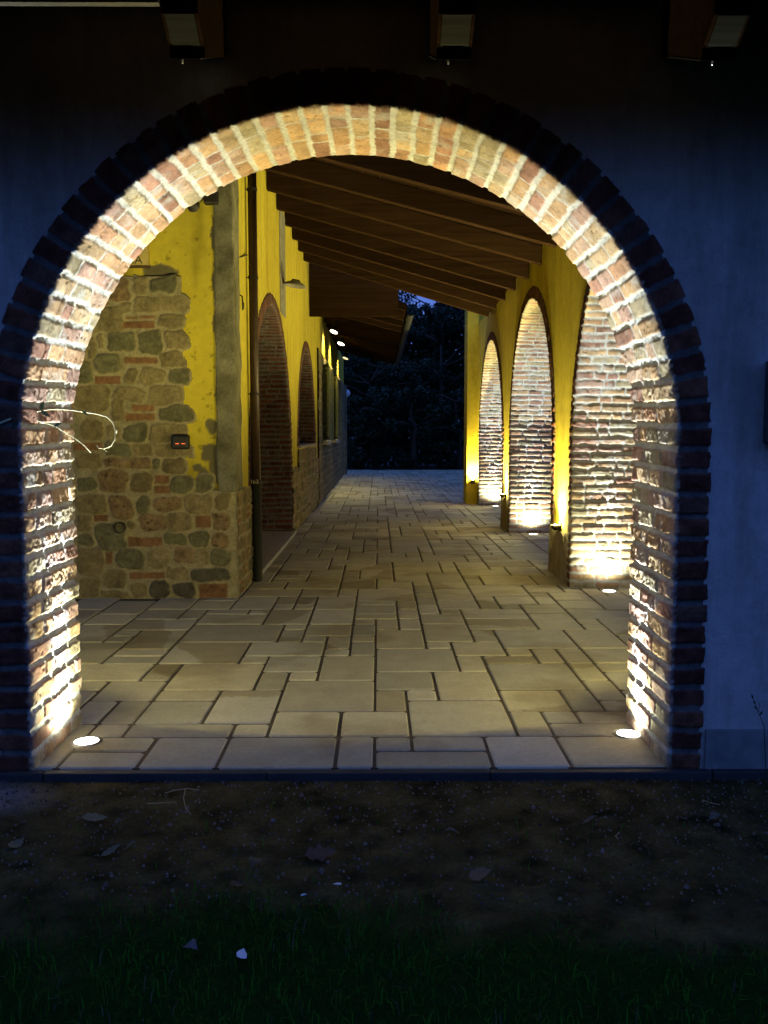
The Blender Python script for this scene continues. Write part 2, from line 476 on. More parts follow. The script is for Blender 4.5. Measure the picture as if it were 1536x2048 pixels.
def rough_box(name, x0, x1, y0, y1, z0, z1, res, amp, seed, mat, parent, cols=None, scale=.12):
    """closed box skin displaced by noise (for stone blocks and worn posts)"""
    bm = bmesh.new()
    nx, ny, nz = [max(1, int(round((b - a) / res))) for a, b in ((x0, x1), (y0, y1), (z0, z1))]
    def sheet(o, du, dv, nu, nv):
        vs = [[bm.verts.new(o + du * (i / nu) + dv * (j / nv)) for j in range(nv + 1)] for i in range(nu + 1)]
        for i in range(nu):
            for j in range(nv): bm.faces.new((vs[i][j], vs[i + 1][j], vs[i + 1][j + 1], vs[i][j + 1]))
    X, Y, Z = Vector((x1 - x0, 0, 0)), Vector((0, y1 - y0, 0)), Vector((0, 0, z1 - z0)); O = Vector((x0, y0, z0))
    sheet(O, X, Z, nx, nz); sheet(O + Y, X, Z, nx, nz); sheet(O, Y, Z, ny, nz); sheet(O + X, Y, Z, ny, nz)
    sheet(O, X, Y, nx, ny); sheet(O + Z, X, Y, nx, ny)
    bmesh.ops.remove_doubles(bm, verts=bm.verts, dist=1e-4)
    bmesh.ops.recalc_face_normals(bm, faces=bm.faces)
    co = np.array([v.co[:] for v in bm.verts])
    n = fbm(co[:, 0] + co[:, 1] * 1.3, co[:, 2] - co[:, 1], scale, seed, 4)
    n2 = fbm(co[:, 0] * 1.1 - co[:, 1] * .9 + 3, co[:, 2] + 5, scale, seed + 5, 4)
    for v, a, b in zip(bm.verts, n, n2):
        v.co += v.normal * float(a) * amp * 2 + Vector((b, b, 0)) * amp * .4
    me = bpy.data.meshes.new(name); bm.to_mesh(me); bm.free()
    if cols is not None:
        at = me.color_attributes.new('Col', 'FLOAT_COLOR', 'POINT')
        k = (fbm(co[:, 0] + co[:, 1], co[:, 2], .14, seed + 9, 3) + .5)[:, None]
        c = np.array(cols[0]) * (1 - k) + np.array(cols[1]) * k
        at.data.foreach_set('color', np.concatenate([c, np.ones((len(c), 1))], 1).astype(np.float32).reshape(-1))
    me.polygons.foreach_set('use_smooth', np.ones(len(me.polygons), dtype=bool))
    me.materials.append(mat)
    o = bpy.data.objects.new(name, me); link(o)
    if parent: part(o, parent)
    return o
for (ya, yb) in ((8.54, 9.61), (13.34, 14.26)):
    xm = xr((ya + yb) / 2)
    rough_box('stone_plinth', xm - .02, xm + .05, ya, yb, -.01, .50, .03, .014, int(ya * 10), M_stone, arcade, ((.20, .17, .10), (.46, .38, .24)))

# ------------------------------------------------------------------ HOUSE on the left
XL = -1.31
fl = lambda u, w, z: (XL - w, u, z)
house = empty('farmhouse', (XL, 8.0, 0))
tag(house, 'yellow plastered farmhouse with rubble stone base and corner, left of the passage', 'house')
rl = lambda u: 4.55 + .03 * (u - 10.4)
HW = [(11.08, 2.12, .98, -1), (16.25, 1.95, 1.12, 1.30)]
wall_with_holes('side_wall', fl, 8.04, 18.9, -.02, rl, .6, HW, M_yellow, house)
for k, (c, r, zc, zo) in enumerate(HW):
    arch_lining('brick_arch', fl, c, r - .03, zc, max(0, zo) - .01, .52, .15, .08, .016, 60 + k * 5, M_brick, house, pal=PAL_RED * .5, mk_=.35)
# back of the recesses: door leaf, window and their frames
dm = MB(); dm.box(XL - .56, XL - .52, 8.96, 13.2, 0, 3.2); dm.build('door', wood_mat('door_wood', (.05, .022, .01), (.09, .04, .018)), house)
fm = MB()
def arc_pts(c, r, zc, zb, x, n=28):
    return [(x, c + r, zb)] + [(x, c + r * math.cos(math.pi * k / n), zc + r * math.sin(math.pi * k / n)) for k in range(n + 1)] + [(x, c - r, zb)]
fm.tube(arc_pts(11.08, 1.98, .98, 0, XL - .47), .035, 6); fm.build('door_frame', plain('frame_paint', (.36, .30, .12), .6), house)
wm = MB(); wm.box(XL - .52, XL - .49, 14.3, 18.2, 1.3, 3.1); wn = wm.build('window', M_glassdark, house)
w2 = MB(); w2.tube(arc_pts(16.25, 1.85, 1.12, 1.32, XL - .46), .03, 6); w2.box(XL - .49, XL - .44, 16.22, 16.28, 1.32, 2.95); w2.build('frame', M_wood, wn)
sm = MB(); sm.box(XL - .5, XL + .05, 14.3, 18.2, 1.27, 1.315); sm.build('window_sill', plain('sill_stone', (.32, .28, .2), .7), house, bevel=.008)
pl = MB(); pl.box(XL - .05, XL + .012, 11.9, 12.55, 3.12, 4.5); pl.build('cement_strip', M_greycement, house, bevel=.006)
# threshold of the arched door
thm = MB(); thm.box(XL - .52, XL + .07, 8.98, 13.2, -.006, .045); thm.build('threshold', plain('threshold_stone', (.36, .33, .25), .6, nscale=14), house, bevel=.01)

# stones ---------------------------------------------------------
SC = {'t': (.225, .18, .085), 'g': (.145, .135, .07), 'o': (.24, .165, .08), 'b': (.225, .12, .055), 'd': (.095, .085, .055)}
MORTS = np.array((.36, .31, .165))
def stone_sheet(name, f, u0, u1, v0, v1, res, stones, region, seed, mat, parent, wb=.014):
    U = np.linspace(u0, u1, int((u1 - u0) / res) + 1); V = np.linspace(v0, v1, int((v1 - v0) / res) + 1)
    u, v = np.meshgrid(U, V, indexing='ij')
    uw = u + fbm(u, v, .16, seed, 3) * .085 + fbm(u, v, .03, seed + 5, 2) * .014
    vw = v + fbm(u + 9, v, .16, seed + 1, 3) * .07 + fbm(u, v + 4, .03, seed + 6, 2) * .012
    D = np.full(u.shape, 9.0); ID = np.zeros(u.shape, int)
    for k, (a, b, c, d, ty) in enumerate(stones):
        a, c = min(a, c), max(a, c); b, d = min(b, d), max(b, d)
        i0 = max(0, int((a - .08 - u0) / res)); i1 = int((c + .08 - u0) / res) + 1
        j0 = max(0, int((b - .08 - v0) / res)); j1 = int((d + .08 - v0) / res) + 1
        if i1 <= 0 or j1 <= 0: continue
        us, vs = uw[i0:i1, j0:j1], vw[i0:i1, j0:j1]
        if us.size == 0: continue
        if ty == 'b': us, vs = u[i0:i1, j0:j1] * .75 + us * .25, v[i0:i1, j0:j1] * .75 + vs * .25
        cx, cy, hx, hy = (a + c) / 2, (b + d) / 2, (c - a) / 2, (d - b) / 2
        rr = min(hx, hy) * (.2 if ty == 'b' else .45 + .5 * random.random())
        qx = np.abs(us - cx) - hx + rr; qy = np.abs(vs - cy) - hy + rr
        sd = np.hypot(np.maximum(qx, 0), np.maximum(qy, 0)) + np.minimum(np.maximum(qx, qy), 0) - rr
        sub = D[i0:i1, j0:j1]; m = sd < sub
        sub[m] = sd[m]; ID[i0:i1, j0:j1][m] = k
    mask = sstep(.002, -.012, D) if False else 1 - sstep(-.012, .002, D)
    tys = [s[4] for s in stones]
    base = np.array([np.array(SC[t]) * (.85 + .3 * random.random()) for t in tys])
    amp = np.array([{'b': .004, 'g': .016, 'd': .016}.get(t, .012) * (.6 + .8 * random.random()) for t in tys])
    rough = np.array([{'o': 1.8, 'b': .5}.get(t, 1.0) for t in tys])
    fine = fbm(u, v, .035, seed + 20, 4)
    h = mask * (amp[ID] + fine * .014 * rough[ID]) + fbm(u, v, .05, seed + 30, 3) * .006 + wb
    C = base[ID] * (1 + .8 * fbm(u, v, .1, seed + 40, 4) + .6 * fine)[..., None]
    pit = sstep(.16, .3, fbm(u, v, .03, seed + 44, 3)) * (rough[ID] > 1.5)
    C = C * (1 - .6 * pit)[..., None]; h = h - pit * mask * .006
    mm = (1 - sstep(-.010, .001, D))[..., None]
    C = MORTS * (.9 + .5 * fbm(u, v, .07, seed + 50, 3))[..., None] * (1 - mm) + C * mm
    inside = region(u, v) | (D < .012)
    ins = sstep(.0, .5, inside.astype(float))
    h = h * ins - .03 * (1 - ins)
    x, y, z = f(u, -h, v)
    return grid_mesh(name, np.stack([x, y, z], -1), np.clip(C, .01, .8), mat, parent)

YF = 8.0
A3 = [(350,860,500,1060,'o'),(515,860,625,1000,'t'),(640,860,880,975,'g'),(525,1000,730,1150,'t'),(720,990,960,1145,'t'),(410,1060,500,1140,'t'),(190,1090,455,1295,'t'),
 (465,1165,570,1190,'b'),(580,1160,700,1190,'b'),(430,1200,700,1262,'b'),(710,1160,920,1262,'t'),(180,1305,240,1500,'t'),(260,1310,310,1430,'t'),(325,1285,555,1445,'g'),
 (572,1280,772,1455,'g'),(785,1272,975,1430,'t'),(230,1455,438,1600,'g'),(455,1475,720,1530,'b'),(740,1435,920,1548,'t'),(95,1515,212,1690,'g'),(225,1620,435,1690,'b'),
 (455,1560,560,1690,'t'),(575,1550,785,1690,'t'),(800,1555,970,1690,'g'),(95,1705,360,1900,'t'),(370,1705,640,1830,'t'),(650,1705,915,1840,'t'),
 (40,1705,90,1900,'o'),(80,1310,170,1500,'t'),(20,1515,88,1690,'t'),(60,1120,180,1295,'o'),(240,900,345,1085,'t')]
A4 = [(345,75,440,215,'t'),(480,100,645,155,'b'),(430,165,645,222,'b'),(665,115,918,230,'g'),(110,195,285,370,'t'),(298,228,408,352,'t'),(418,238,598,362,'g'),(608,240,870,365,'t'),
 (60,375,272,432,'b'),(285,372,487,478,'g'),(495,375,640,482,'t'),(650,375,920,482,'t'),(65,440,275,562,'t'),(285,490,615,562,'o'),(625,490,695,562,'g'),(705,490,872,600,'t'),
 (80,618,222,735,'g'),(228,570,462,737,'o'),(475,575,627,737,'t'),(637,605,757,668,'b'),(637,677,762,737,'b'),(770,610,928,737,'g'),(938,600,1050,737,'g'),(70,752,303,882,'t'),
 (312,752,512,930,'o'),(522,752,632,887,'g'),(642,752,858,862,'o'),(868,750,1062,886,'t'),(1072,740,1190,860,'t'),(70,892,202,1010,'t'),(208,887,312,942,'b'),(532,875,735,1012,'o'),
 (708,872,922,1005,'t'),(932,892,1048,985,'b'),(1052,870,1190,1000,'o'),(80,1022,202,1118,'g'),(215,955,440,1142,'g'),(445,930,520,1005,'t'),(450,1048,700,1118,'b'),(705,1018,877,1108,'g'),
 (885,1005,1042,1118,'g'),(1050,1010,1190,1130,'o'),(90,1125,283,1335,'t'),(290,1152,347,1245,'b'),(357,1132,565,1285,'g'),(578,1128,755,1285,'t'),(772,1122,942,1245,'o'),(950,1122,1032,1248,'t'),
 (1042,1127,1190,1255,'g'),(270,1285,455,1418,'t'),(462,1298,722,1350,'b'),(732,1270,882,1352,'t'),(892,1262,1180,1362,'d'),(100,1340,258,1490,'t'),(262,1432,462,1490,'t'),(472,1372,582,1490,'t'),
 (588,1362,768,1490,'d'),(782,1362,948,1490,'d'),(958,1378,1165,1490,'b')]
stones = []
for (a, b, c, d, ty) in A3:
    p, q = onY(130 + a / 3.84, 330 + b / 3.84, YF), onY(130 + c / 3.84, 330 + d / 3.84, YF); stones.append((p.x, q.z, q.x, p.z, ty))
for (a, b, c, d, ty) in A4:
    p, q = onY(130 + a / 3.572, 780 + b / 3.572, YF), onY(130 + c / 3.572, 780 + d / 3.572, YF); stones.append((p.x, q.z, q.x, p.z, ty))
xmin = onY(130 + 75 / 3.5, 900, YF).x
def fill_stones(u0, u1, v0, v1, seed):
    rnd = random.Random(seed); out = []; v = v0
    while v < v1 - .03:
        hgt = min(rnd.uniform(.11, .19), v1 - v); u = u0 + rnd.uniform(-.1, 0)
        if v1 - v - hgt < .06: hgt = v1 - v
        while u < u1:
            w = rnd.uniform(.12, .30); ty = rnd.choice('tttgggoobt')
            if ty == 'b':
                n = 2 if hgt < .15 else 3
                for k in range(n): out.append((u + .008, v + hgt * k / n + .006, u + w - .008, v + hgt * (k + 1) / n - .006, 'b'))
            else: out.append((u + .008, v + .008 + rnd.uniform(-.01, .01), u + w - .008, v + hgt - .008 + rnd.uniform(-.01, .01), ty))
            u += w
        v += hgt
    return out
stones += [s for s in fill_stones(-4.2, xmin - .01, 0, 2.93, 5) if s[2] <= xmin + .02]
ff = lambda u, w, z: (u, YF + w, z)
zbase = .965; xstep = onY(380, 700, YF).x; ztop = onY(300, 548, YF).z
def region(u, v):
    return (v < zbase + .02) & (u < XL + .2) | ((u < xstep - .06) & (v < ztop - .02))
stone_sheet('stone_cladding', ff, -4.2, XL + .03, -.02, ztop + .08, .0085, stones, region, 101, M_stone, house)
# side faces of the stone base
def side_stone(ya, yb, seed, res=.014, z1=.97):
    s = fill_stones(ya, yb, 0, z1, seed)
    stone_sheet('stone_base', fl, ya, yb, -.02, z1 + .03, res, s, lambda u, v: v < z1, seed, M_stone, house, .018)
side_stone(7.97, 8.94, 7, .010); side_stone(13.22, 14.25, 8)
side_stone(14.25, 18.25, 9, .02, 1.24); side_stone(18.25, 18.9, 10, .02, 1.0)

# front gable plaster of the house with peeled patches near the corner
res = .014
U = np.arange(-5.2, XL + .001, res); V = np.arange(-.02, 5.62, res); u, v = np.meshgrid(U, V, indexing='ij')
vt = np.minimum(v, 4.60 - .268 * (u - XL))
wu = u + fbm(u, v, .08, 300, 3) * .07; wv = v + fbm(u, v, .08, 310, 3) * .07
peel = np.zeros(u.shape)
for (px, py, rx, ry) in ((424, 852, 13, 16), (418, 905, 15, 20), (408, 962, 12, 26), (432, 930, 12, 40), (421, 985, 22, 10), (438, 700, 7, 60), (432, 560, 7, 50), (428, 470, 6, 40), (440, 790, 9, 30), (405, 1000, 14, 12), (432, 640, 9, 22), (396, 935, 7, 9)):
    c = onY(px, py, YF); q = ((wu - c.x) / (rx * YF / F)) ** 2 + ((wv - c.z) / (ry * YF / F)) ** 2
    peel = np.maximum(peel, 1 - sstep(.8, 1.15, q))
c = onY(318, 545, YF); q = ((wu - c.x) / .17) ** 2 + ((wv - c.z) / .075) ** 2; peel = np.maximum(peel, 1 - sstep(.8, 1.1, q))
base = np.array(YEL) * (1 + .35 * fbm(u, v, .9, 320, 4) + .12 * fbm(u, v, .1, 330, 3))[..., None]
spots = sstep(.27, .33, fbm(u, v, .035, 340, 2))
base = base * (1 - .45 * spots)[..., None] * (1 - .4 * sstep(.05, .3, fbm(u * 2.2, v * .5, .5, 345, 4)))[..., None]
C = base * (1 - peel[..., None]) + np.array((.15, .13, .065)) * peel[..., None]
h = fbm(u, v, .35, 350, 3) * .012 + fbm(u, v, .05, 360, 3) * .006 - peel * .008
P = np.stack([u, YF - h, vt], -1)
grid_mesh('front_gable', P, np.clip(C, .01, .8), M_facade, house)
rough_box('corner_post', XL - .145, XL + .022, YF - .028, YF + .33, zbase + .01, 4.56, .018, .020, 77, M_stone, house, ((.07, .065, .03), (.27, .25, .16)), .22)

# downpipe --------------------------------------------------------
dp = empty('downpipe', (-1.245, 8.93, 0)); tag(dp, 'dark brown rainwater downpipe running down the house corner', 'downpipe')
m = MB(); m.tube([(-1.245, 8.93, .9), (-1.245, 8.93, 4.35)], .044, 20); m.build('pipe', M_pipe, dp, smooth=True)
m = MB(); m.lathe([(.056, 0), (.056, .98), (.062, .985), (.062, 1.03), (.046, 1.035)], (-1.245, 8.93, 0), n=24); m.build('iron_shoe', plain('cast_iron', (.02, .02, .015), .55, .3), dp, smooth=True)
for z in (1.9, 3.05, 3.9):
    m = MB(); m.lathe([(.044, -.012), (.051, -.012), (.051, .012), (.044, .012)], (-1.245, 8.93, z), n=20); m.tube([(-1.285, 8.93, z), (-1.33, 8.93, z)], .006, 6); m.build('clamp', M_iron, dp)
m = MB(); m.tube([(-1.315, 8.43, onX(463, 498, XL).z), (-1.29, 8.87, onX(480, 495, XL).z)], .006, 6); m.build('tie_rod', M_iron, dp)
# small label on the iron shoe: short worn pale marks
def text_obj(name, txt, size, mat, M, parent, ext=.002, align='LEFT'):
    cu = bpy.data.curves.new(name, 'FONT'); cu.body = txt; cu.size = size; cu.extrude = ext; cu.align_x = align
    t = bpy.data.objects.new(name, cu); COL.objects.link(t)
    dg = bpy.context.evaluated_depsgraph_get(); me = bpy.data.meshes.new_from_object(t.evaluated_get(dg))
    bpy.data.objects.remove(t); me.materials.clear(); me.materials.append(mat); me.transform(M)
    o = bpy.data.objects.new(name, me); link(o)
    if parent: part(o, parent)
    return o
Rx = Matrix.Rotation(R(90), 4, 'X')
pz = onY(514, 967, 8.87)
text_obj('embossed_mark', '163', .058, plain('pale_mark', (.5, .45, .3), .6), Matrix.Translation((-1.295, 8.868, pz.z)) @ Rx, dp)

# ------------------------------------------------------------------ far facade, end of house
far = empty('far_house_wing', (XL, 26, 0)); tag(far, 'farther house wing with rubble walls and shuttered windows under the low eave', 'house')
m = MB(); m.box(XL - .6, XL, 18.92, 33.5, -.02, 4.3); m.build('wall', M_yellow, far)
s = fill_stones(18.95, 33.4, 0, 3.3, 21)
stone_sheet('stone_cladding', fl, 18.95, 33.4, -.02, 3.35, .032, s, lambda u, v: v < 3.3, 201, M_stone, far, .03)
for k, yc in enumerate((21.0, 25.2)):
    m = MB(); m.box(XL - .02, XL + .05, yc - .55, yc + .55, 1.35, 3.1); w = m.build('window', M_glassdark, far)
    m = MB(); m.box(XL + .02, XL + .16, yc - .8, yc + .8, 1.26, 1.34); m.build('sill', plain('sill%d' % k, (.45, .42, .3), .7), w, bevel=.01)
    for sg in (-1, 1):
        m = MB()
        M = Matrix.Translation((XL + .06, yc + sg * .56, 0)) @ Matrix.Rotation(R(sg * -12 - 90 if sg > 0 else 12 + 90), 4, 'Z')
        M = Matrix.Translation((XL + .055, yc + sg * .56, 0)) @ Matrix.Rotation(R(-12 * sg), 4, 'Z')
        y0, y1 = (0, .5) if sg > 0 else (-.5, 0)
        m.box(0, .04, y0, y0 + .06, 1.38, 3.08, M); m.box(0, .04, y1 - .06, y1, 1.38, 3.08, M)
        m.box(0, .04, y0, y1, 1.38, 1.46, M); m.box(0, .04, y0, y1, 3.0, 3.08, M)
        for q in range(26): m.box(.004, .036, y0 + .05, y1 - .05, 1.48 + q * .058, 1.515 + q * .058, M)
        m.build('shutter', M_shutter, w)
# brick quoin pilaster at the far end
s = [];  z = 0; rnd = random.Random(4)
while z < 3.25:
    s.append((32.6, z + .012, 33.4, z + .155, rnd.choice('tobt'))); z += .17
stone_sheet('brick_quoin', lambda u, w, v: (XL + .09 - w, u, v), 32.58, 33.42, -.02, 3.3, .025, s, lambda u, v: v < 3.3, 230, M_stone, far, .02)
m = MB(); m.box(XL, XL + .10, 32.6, 33.4, -.01, 3.3); m.build('quoin_core', M_stone if False else M_greycement, far)

# ------------------------------------------------------------------ ROOFS
roof = empty('portico_roof', (0, 10, 4)); tag(roof, 'sloping dark timber roof with exposed rafters over the brick paved passage', 'roof')
zl = lambda y: 4.35 + .033 * (y - 10.4)
zr = lambda y: 3.49 + .012 * (y - 9.6)
def zroof(x, y):
    return zl(y) + (zr(y) - zl(y)) * (x - XL) / (1.92 - XL)
ys = [4.75, 5.65, 6.6, 7.6, 8.6, 9.62] + [10.64 + 1.02 * k for k in range(6)]
for y in ys:
    xa = -5.2 if y < 7.9 else XL - .02
    m = MB(); hw = .055
    a, b = zroof(xa, y), zroof(1.94, y)
    vs = [(xa, y - hw, a), (xa, y + hw, a), (xa, y + hw, a + .205), (xa, y - hw, a + .205), (1.94, y - hw, b), (1.94, y + hw, b), (1.94, y + hw, b + .205), (1.94, y - hw, b + .205)]
    m.add(vs, [(0, 1, 2, 3), (4, 7, 6, 5), (0, 4, 5, 1), (1, 5, 6, 2), (2, 6, 7, 3), (3, 7, 4, 0)])
    m.build('rafter', M_wood, roof, bevel=.004)
m = MB()
x = -5.3; bw = .19
while x < 2.9:
    def q(xx, yy, dz): return (xx, yy, zroof(xx, yy) + .21 + dz)
    a, b = x + .002, x + bw - .002
    for y0, y1 in [(4.45, 6.2), (6.2, 8.0)] + [(8.0 + 1.7 * q_, 9.7 + 1.7 * q_) for q_ in range(5)]:
        if y0 >= 8 and b < XL - .6: continue
        m.add([q(a, y0, 0), q(b, y0, 0), q(b, y1, 0), q(a, y1, 0), q(a, y0, .03), q(b, y0, .03), q(b, y1, .03), q(a, y1, .03)],
              [(0, 1, 2, 3), (4, 7, 6, 5), (0, 4, 5, 1), (1, 5, 6, 2), (2, 6, 7, 3), (3, 7, 4, 0)])
    x += bw
m.build('roof_boards', M_wood2, roof)
m = MB()
for i in range(12):
    for k in range(12):
        xa, xb = -5.4 + .7 * i, -4.7 + .7 * i; ya, yb = 4.4 + 12.2 * k / 12, 4.4 + 12.2 * (k + 1) / 12
        for dz in (.27, .35):
            m.add([(p_, q_, zroof(p_, q_) + dz) for p_, q_ in ((xa, ya), (xb, ya), (xb, yb), (xa, yb))], [(0, 1, 2, 3)])
M_tile = plain('roof_tiles', (.22, .09, .05), .85, nscale=7)
m.build('roof_covering', M_tile, roof)

# second lower roof
roof2 = empty('lower_roof', (-.4, 23, 3.8)); tag(roof2, 'lower timber eave with lit ceiling spots beyond the end of the main roof', 'roof')
z2 = lambda x: 3.70 + (.50 - x) * .26
m = MB(); m.box(XL, .38, 16.95, 17.0, 3.72, 4.75); m.build('end_boarding', M_wood, roof2)
for k in range(12):
    y = 17.4 + k * 1.0
    m = MB(); m.add([(XL, y - .05, z2(XL)), (XL, y + .05, z2(XL)), (XL, y + .05, z2(XL) + .15), (XL, y - .05, z2(XL) + .15), (.5, y - .05, z2(.5)), (.5, y + .05, z2(.5)), (.5, y + .05, z2(.5) + .15), (.5, y - .05, z2(.5) + .15)],
          [(0, 1, 2, 3), (4, 7, 6, 5), (0, 4, 5, 1), (1, 5, 6, 2), (2, 6, 7, 3), (3, 7, 4, 0)])
    m.build('rafter', M_wood, roof2)
m = MB(); a, b = z2(XL - .6) + .155, z2(.55) + .155
m.add([(XL - .6, 17, a), (.55, 17, b), (.55, 29, b), (XL - .6, 29, a), (XL - .6, 17, a + .12), (.55, 17, b + .12), (.55, 29, b + .12), (XL - .6, 29, a + .12)],
      [(0, 1, 2, 3), (4, 7, 6, 5), (0, 4, 5, 1), (1, 5, 6, 2), (2, 6, 7, 3), (3, 7, 4, 0)])
m.build('roof_boards', M_wood2, roof2)
m = MB()
n = 8; prof = [(.065 * math.cos(math.pi * (1 + k / n)), .065 * math.sin(math.pi * (1 + k / n))) for k in range(n + 1)]
for sgn in (1, .9):
    for i in range(n):
        (a, b), (c, d) = prof[i], prof[i + 1]
        m.add([(.62 + a * sgn, 17, 3.80 + b * sgn), (.62 + c * sgn, 17, 3.80 + d * sgn), (.62 + c * sgn, 29, 3.80 + d * sgn), (.62 + a * sgn, 29, 3.80 + b * sgn)], [(0, 1, 2, 3)])
m.build('gutter', plain('gutter_metal', (.03, .03, .022), .5, .4), roof2, smooth=True)

# front eave
eave = empty('front_eave', (.28, Y0, 3.1)); tag(eave, 'dark eave above the big arch with shaped rafter tails', 'eave')
def tail(xc):
    m = MB(); h = .065
    m.prism([(3.90, 3.10), (3.39, 2.882), (3.385, 2.920), (3.365, 2.928), (3.335, 2.945), (3.305, 2.962), (3.272, 2.988), (3.268, 3.055), (3.90, 3.33)], xc - h, xc + h)
    t = m.build('rafter_tail', M_tail, eave, bevel=.002)
    m = MB(); m.prism([(3.86, 3.088), (3.385, 2.8795), (3.385, 2.8755), (3.86, 3.084)], xc - h - .004, xc + h * .75)
    m.build('lit_underside_strip', M_steel, t)  # bright strip stands in for light along the tail's grazing underside
    m = MB(); m.lathe([(0, -.012), (.004, -.010), (.004, .004)], (xc - .02, 3.40, 2.878), n=8); m.build('screw', M_steel, t)
    m = MB(); y0 = 3.384
    m.add([(xc - h * .8, 3.383, 2.922), (xc + h * .8, 3.383, 2.922), (xc + h * .8, 3.362, 2.926), (xc - h * .8, 3.362, 2.926), (xc + h * .8, 3.300, 2.962), (xc - h * .8, 3.300, 2.962),
           (xc + h * .8, 3.268, 2.985), (xc - h * .8, 3.268, 2.985)], [(0, 1, 2, 3), (3, 2, 4, 5), (5, 4, 6, 7)])
    for i in range(len(m.v)): m.v[i] = (m.v[i][0], m.v[i][1] - .002, m.v[i][2] - .0025)
    m.build('skylit_cut', M_skylit_wood, t)  # greyer sheet paints the sky light on the slanted cut
for xc in (-3.66, -2.68, -1.69, -.705, .28, 1.262, 2.25, 3.24): tail(xc)
m = MB()
zz = lambda y: 3.335 + (y - 3.9) * .437
x = -6.5
m.prism([(3.87, zz(3.87)), (2.98, zz(2.98)), (2.98, zz(2.98) + .03), (3.87, zz(3.87) + .03)], -6.5, 6.5)
m.build('eave_boards', M_wood2, eave)
m = MB(); m.prism([(3.9, zz(3.9) + .034), (2.93, zz(2.93) + .034), (2.93, zz(2.93) + .10), (3.9, zz(3.9) + .10)], -6.6, 6.6); m.build('roof_covering', M_tile, eave)
m = MB(); p = onY(318, 9, 3.25)
m.box(-6.4, p.x, 3.235, 3.265, p.z, p.z + .035); m.build('batten', plain('pale_batten', (.11, .10, .08), .6), eave)
m = MB(); m.box(-6.5, 6.5, 2.945, 2.975, 2.90, 3.06); m.build('fascia_board', M_wood2, eave)

# ------------------------------------------------------------------ PAVING
ux, uy, xo = .18, .2, -.02
HAND = [(-6,0,-4,2),(-4,0,-1,2),(-1,0,0,2),(0,0,3,1),(0,1,1,2),(1,1,3,2),(3,0,5,2),(5,0,8,2),(-8,0,-6,1),(-8,1,-6,2),
 (-4,2,-3,3),(-7,2,-4,3),(-3,2,-1,4),(-1,2,1,4),(1,2,4,5),(4,2,5,4),(5,2,8,3),(5,3,6,4),(6,3,8,4),(-5,3,-3,6),(-3,4,0,7),(0,4,1,6),(1,5,2,6),(0,6,2,8),(2,5,4,8),
 (4,4,6,6),(6,4,7,6),(4,6,7,9),(-7,3,-5,5),(-2,7,0,10),(-3,7,-2,8),(-4,8,-2,10),(-4,6,-3,8),(-7,6,-4,9),(0,8,3,11),(3,8,4,10),(3,10,5,12),(-7,5,-5,6),(4,9,6,10)]
gx0, gx1, gy0, gy1 = -29, 38, 0, 166
occ = np.zeros((gx1 - gx0, gy1 - gy0), bool); rects = []
def place(a, b, c, d):
    occ[a - gx0:c - gx0, b:d] = True; rects.append((a, b, c, d))
for r4 in HAND:
    a, b, c, d = r4
    if not occ[a - gx0:c - gx0, b:d].any(): place(*r4)
prnd = random.Random(3)
sizes = [(3, 2), (3, 2), (3, 3), (2, 2), (2, 2), (2, 1), (2, 3), (1, 2), (1, 1), (4, 3), (2, 3), (3, 3)]
for b in range(gy0, gy1):
    for a in range(gx0, gx1):
        if occ[a - gx0, b]: continue
        ss = sizes[:]; prnd.shuffle(ss)
        for (w, h) in ss + [(1, 1)]:
            if a + w > gx1 or b + h > gy1: continue
            if not occ[a - gx0:a + w - gx0, b:b + h].any():
                place(a, b, a + w, b + h); break
V = []; Fc = []; Cc = []; Ve = []
def skip(x0, x1, y0, y1):
    if y1 > 8.1 and x1 < XL - .02: return True
    if y0 < 19.3 and x0 > 2.75: return True
    if y0 < 4.45 and (x1 < -1.6 or x0 > 1.36): return True
    return False
for (a, b, c, d) in rects:
    x0, x1 = xo + a * ux, xo + c * ux; y0, y1 = Y0 + b * uy, Y0 + d * uy
    if skip(x0, x1, y0, y1): continue
    x0 = max(x0, -99); j = .0085
    ev = [prnd.uniform(-.003, .003) for _ in range(4)]
    jy = j * (1.3 + .007 * b); x0 += j + ev[0]; x1 -= j + ev[1]; y0 += (jy if b else 0) + ev[2]; y1 -= jy + ev[3]
    dz = prnd.uniform(-.0015, .0015); k = .007
    n = len(V)
    # octagonal corners, bevelled edge
    def octo(x0, x1, y0, y1, z, r=.012):
        return [(x0 + r, y0, z), (x1 - r, y0, z), (x1, y0 + r, z), (x1, y1 - r, z), (x1 - r, y1, z), (x0 + r, y1, z), (x0, y1 - r, z), (x0, y0 + r, z)]
    vs = octo(x0 + k, x1 - k, y0 + k, y1 - k, dz) + octo(x0, x1, y0, y1, dz - .006) + octo(x0, x1, y0, y1, -.03)
    V += vs
    Fc.append(tuple(n + i for i in range(8)))
    for L in (0, 8):
        for i in range(8): Fc.append((n + L + i, n + L + 8 + i, n + L + 8 + (i + 1) % 8, n + L + (i + 1) % 8))
    t = prnd.random(); br = prnd.uniform(.70, 1.08)
    col = [(.47 + .03 * t) * br, (.455 + .01 * t) * br, (.335 - .04 * t) * br]
    th = prnd.uniform(0, 6.28); on = 1.0 if prnd.random() < .26 else 0.0; of = prnd.uniform(-.15, .15)
    cx, cy = (x0 + x1) / 2, (y0 + y1) / 2
    for v_ in vs:
        Cc.append((*col, 1)); Ve.append((.5 + ((v_[0] - cx) * math.cos(th) + (v_[1] - cy) * math.sin(th)) + of, on, 0))
me = bpy.data.meshes.new('paving'); me.from_pydata(V, [], Fc)
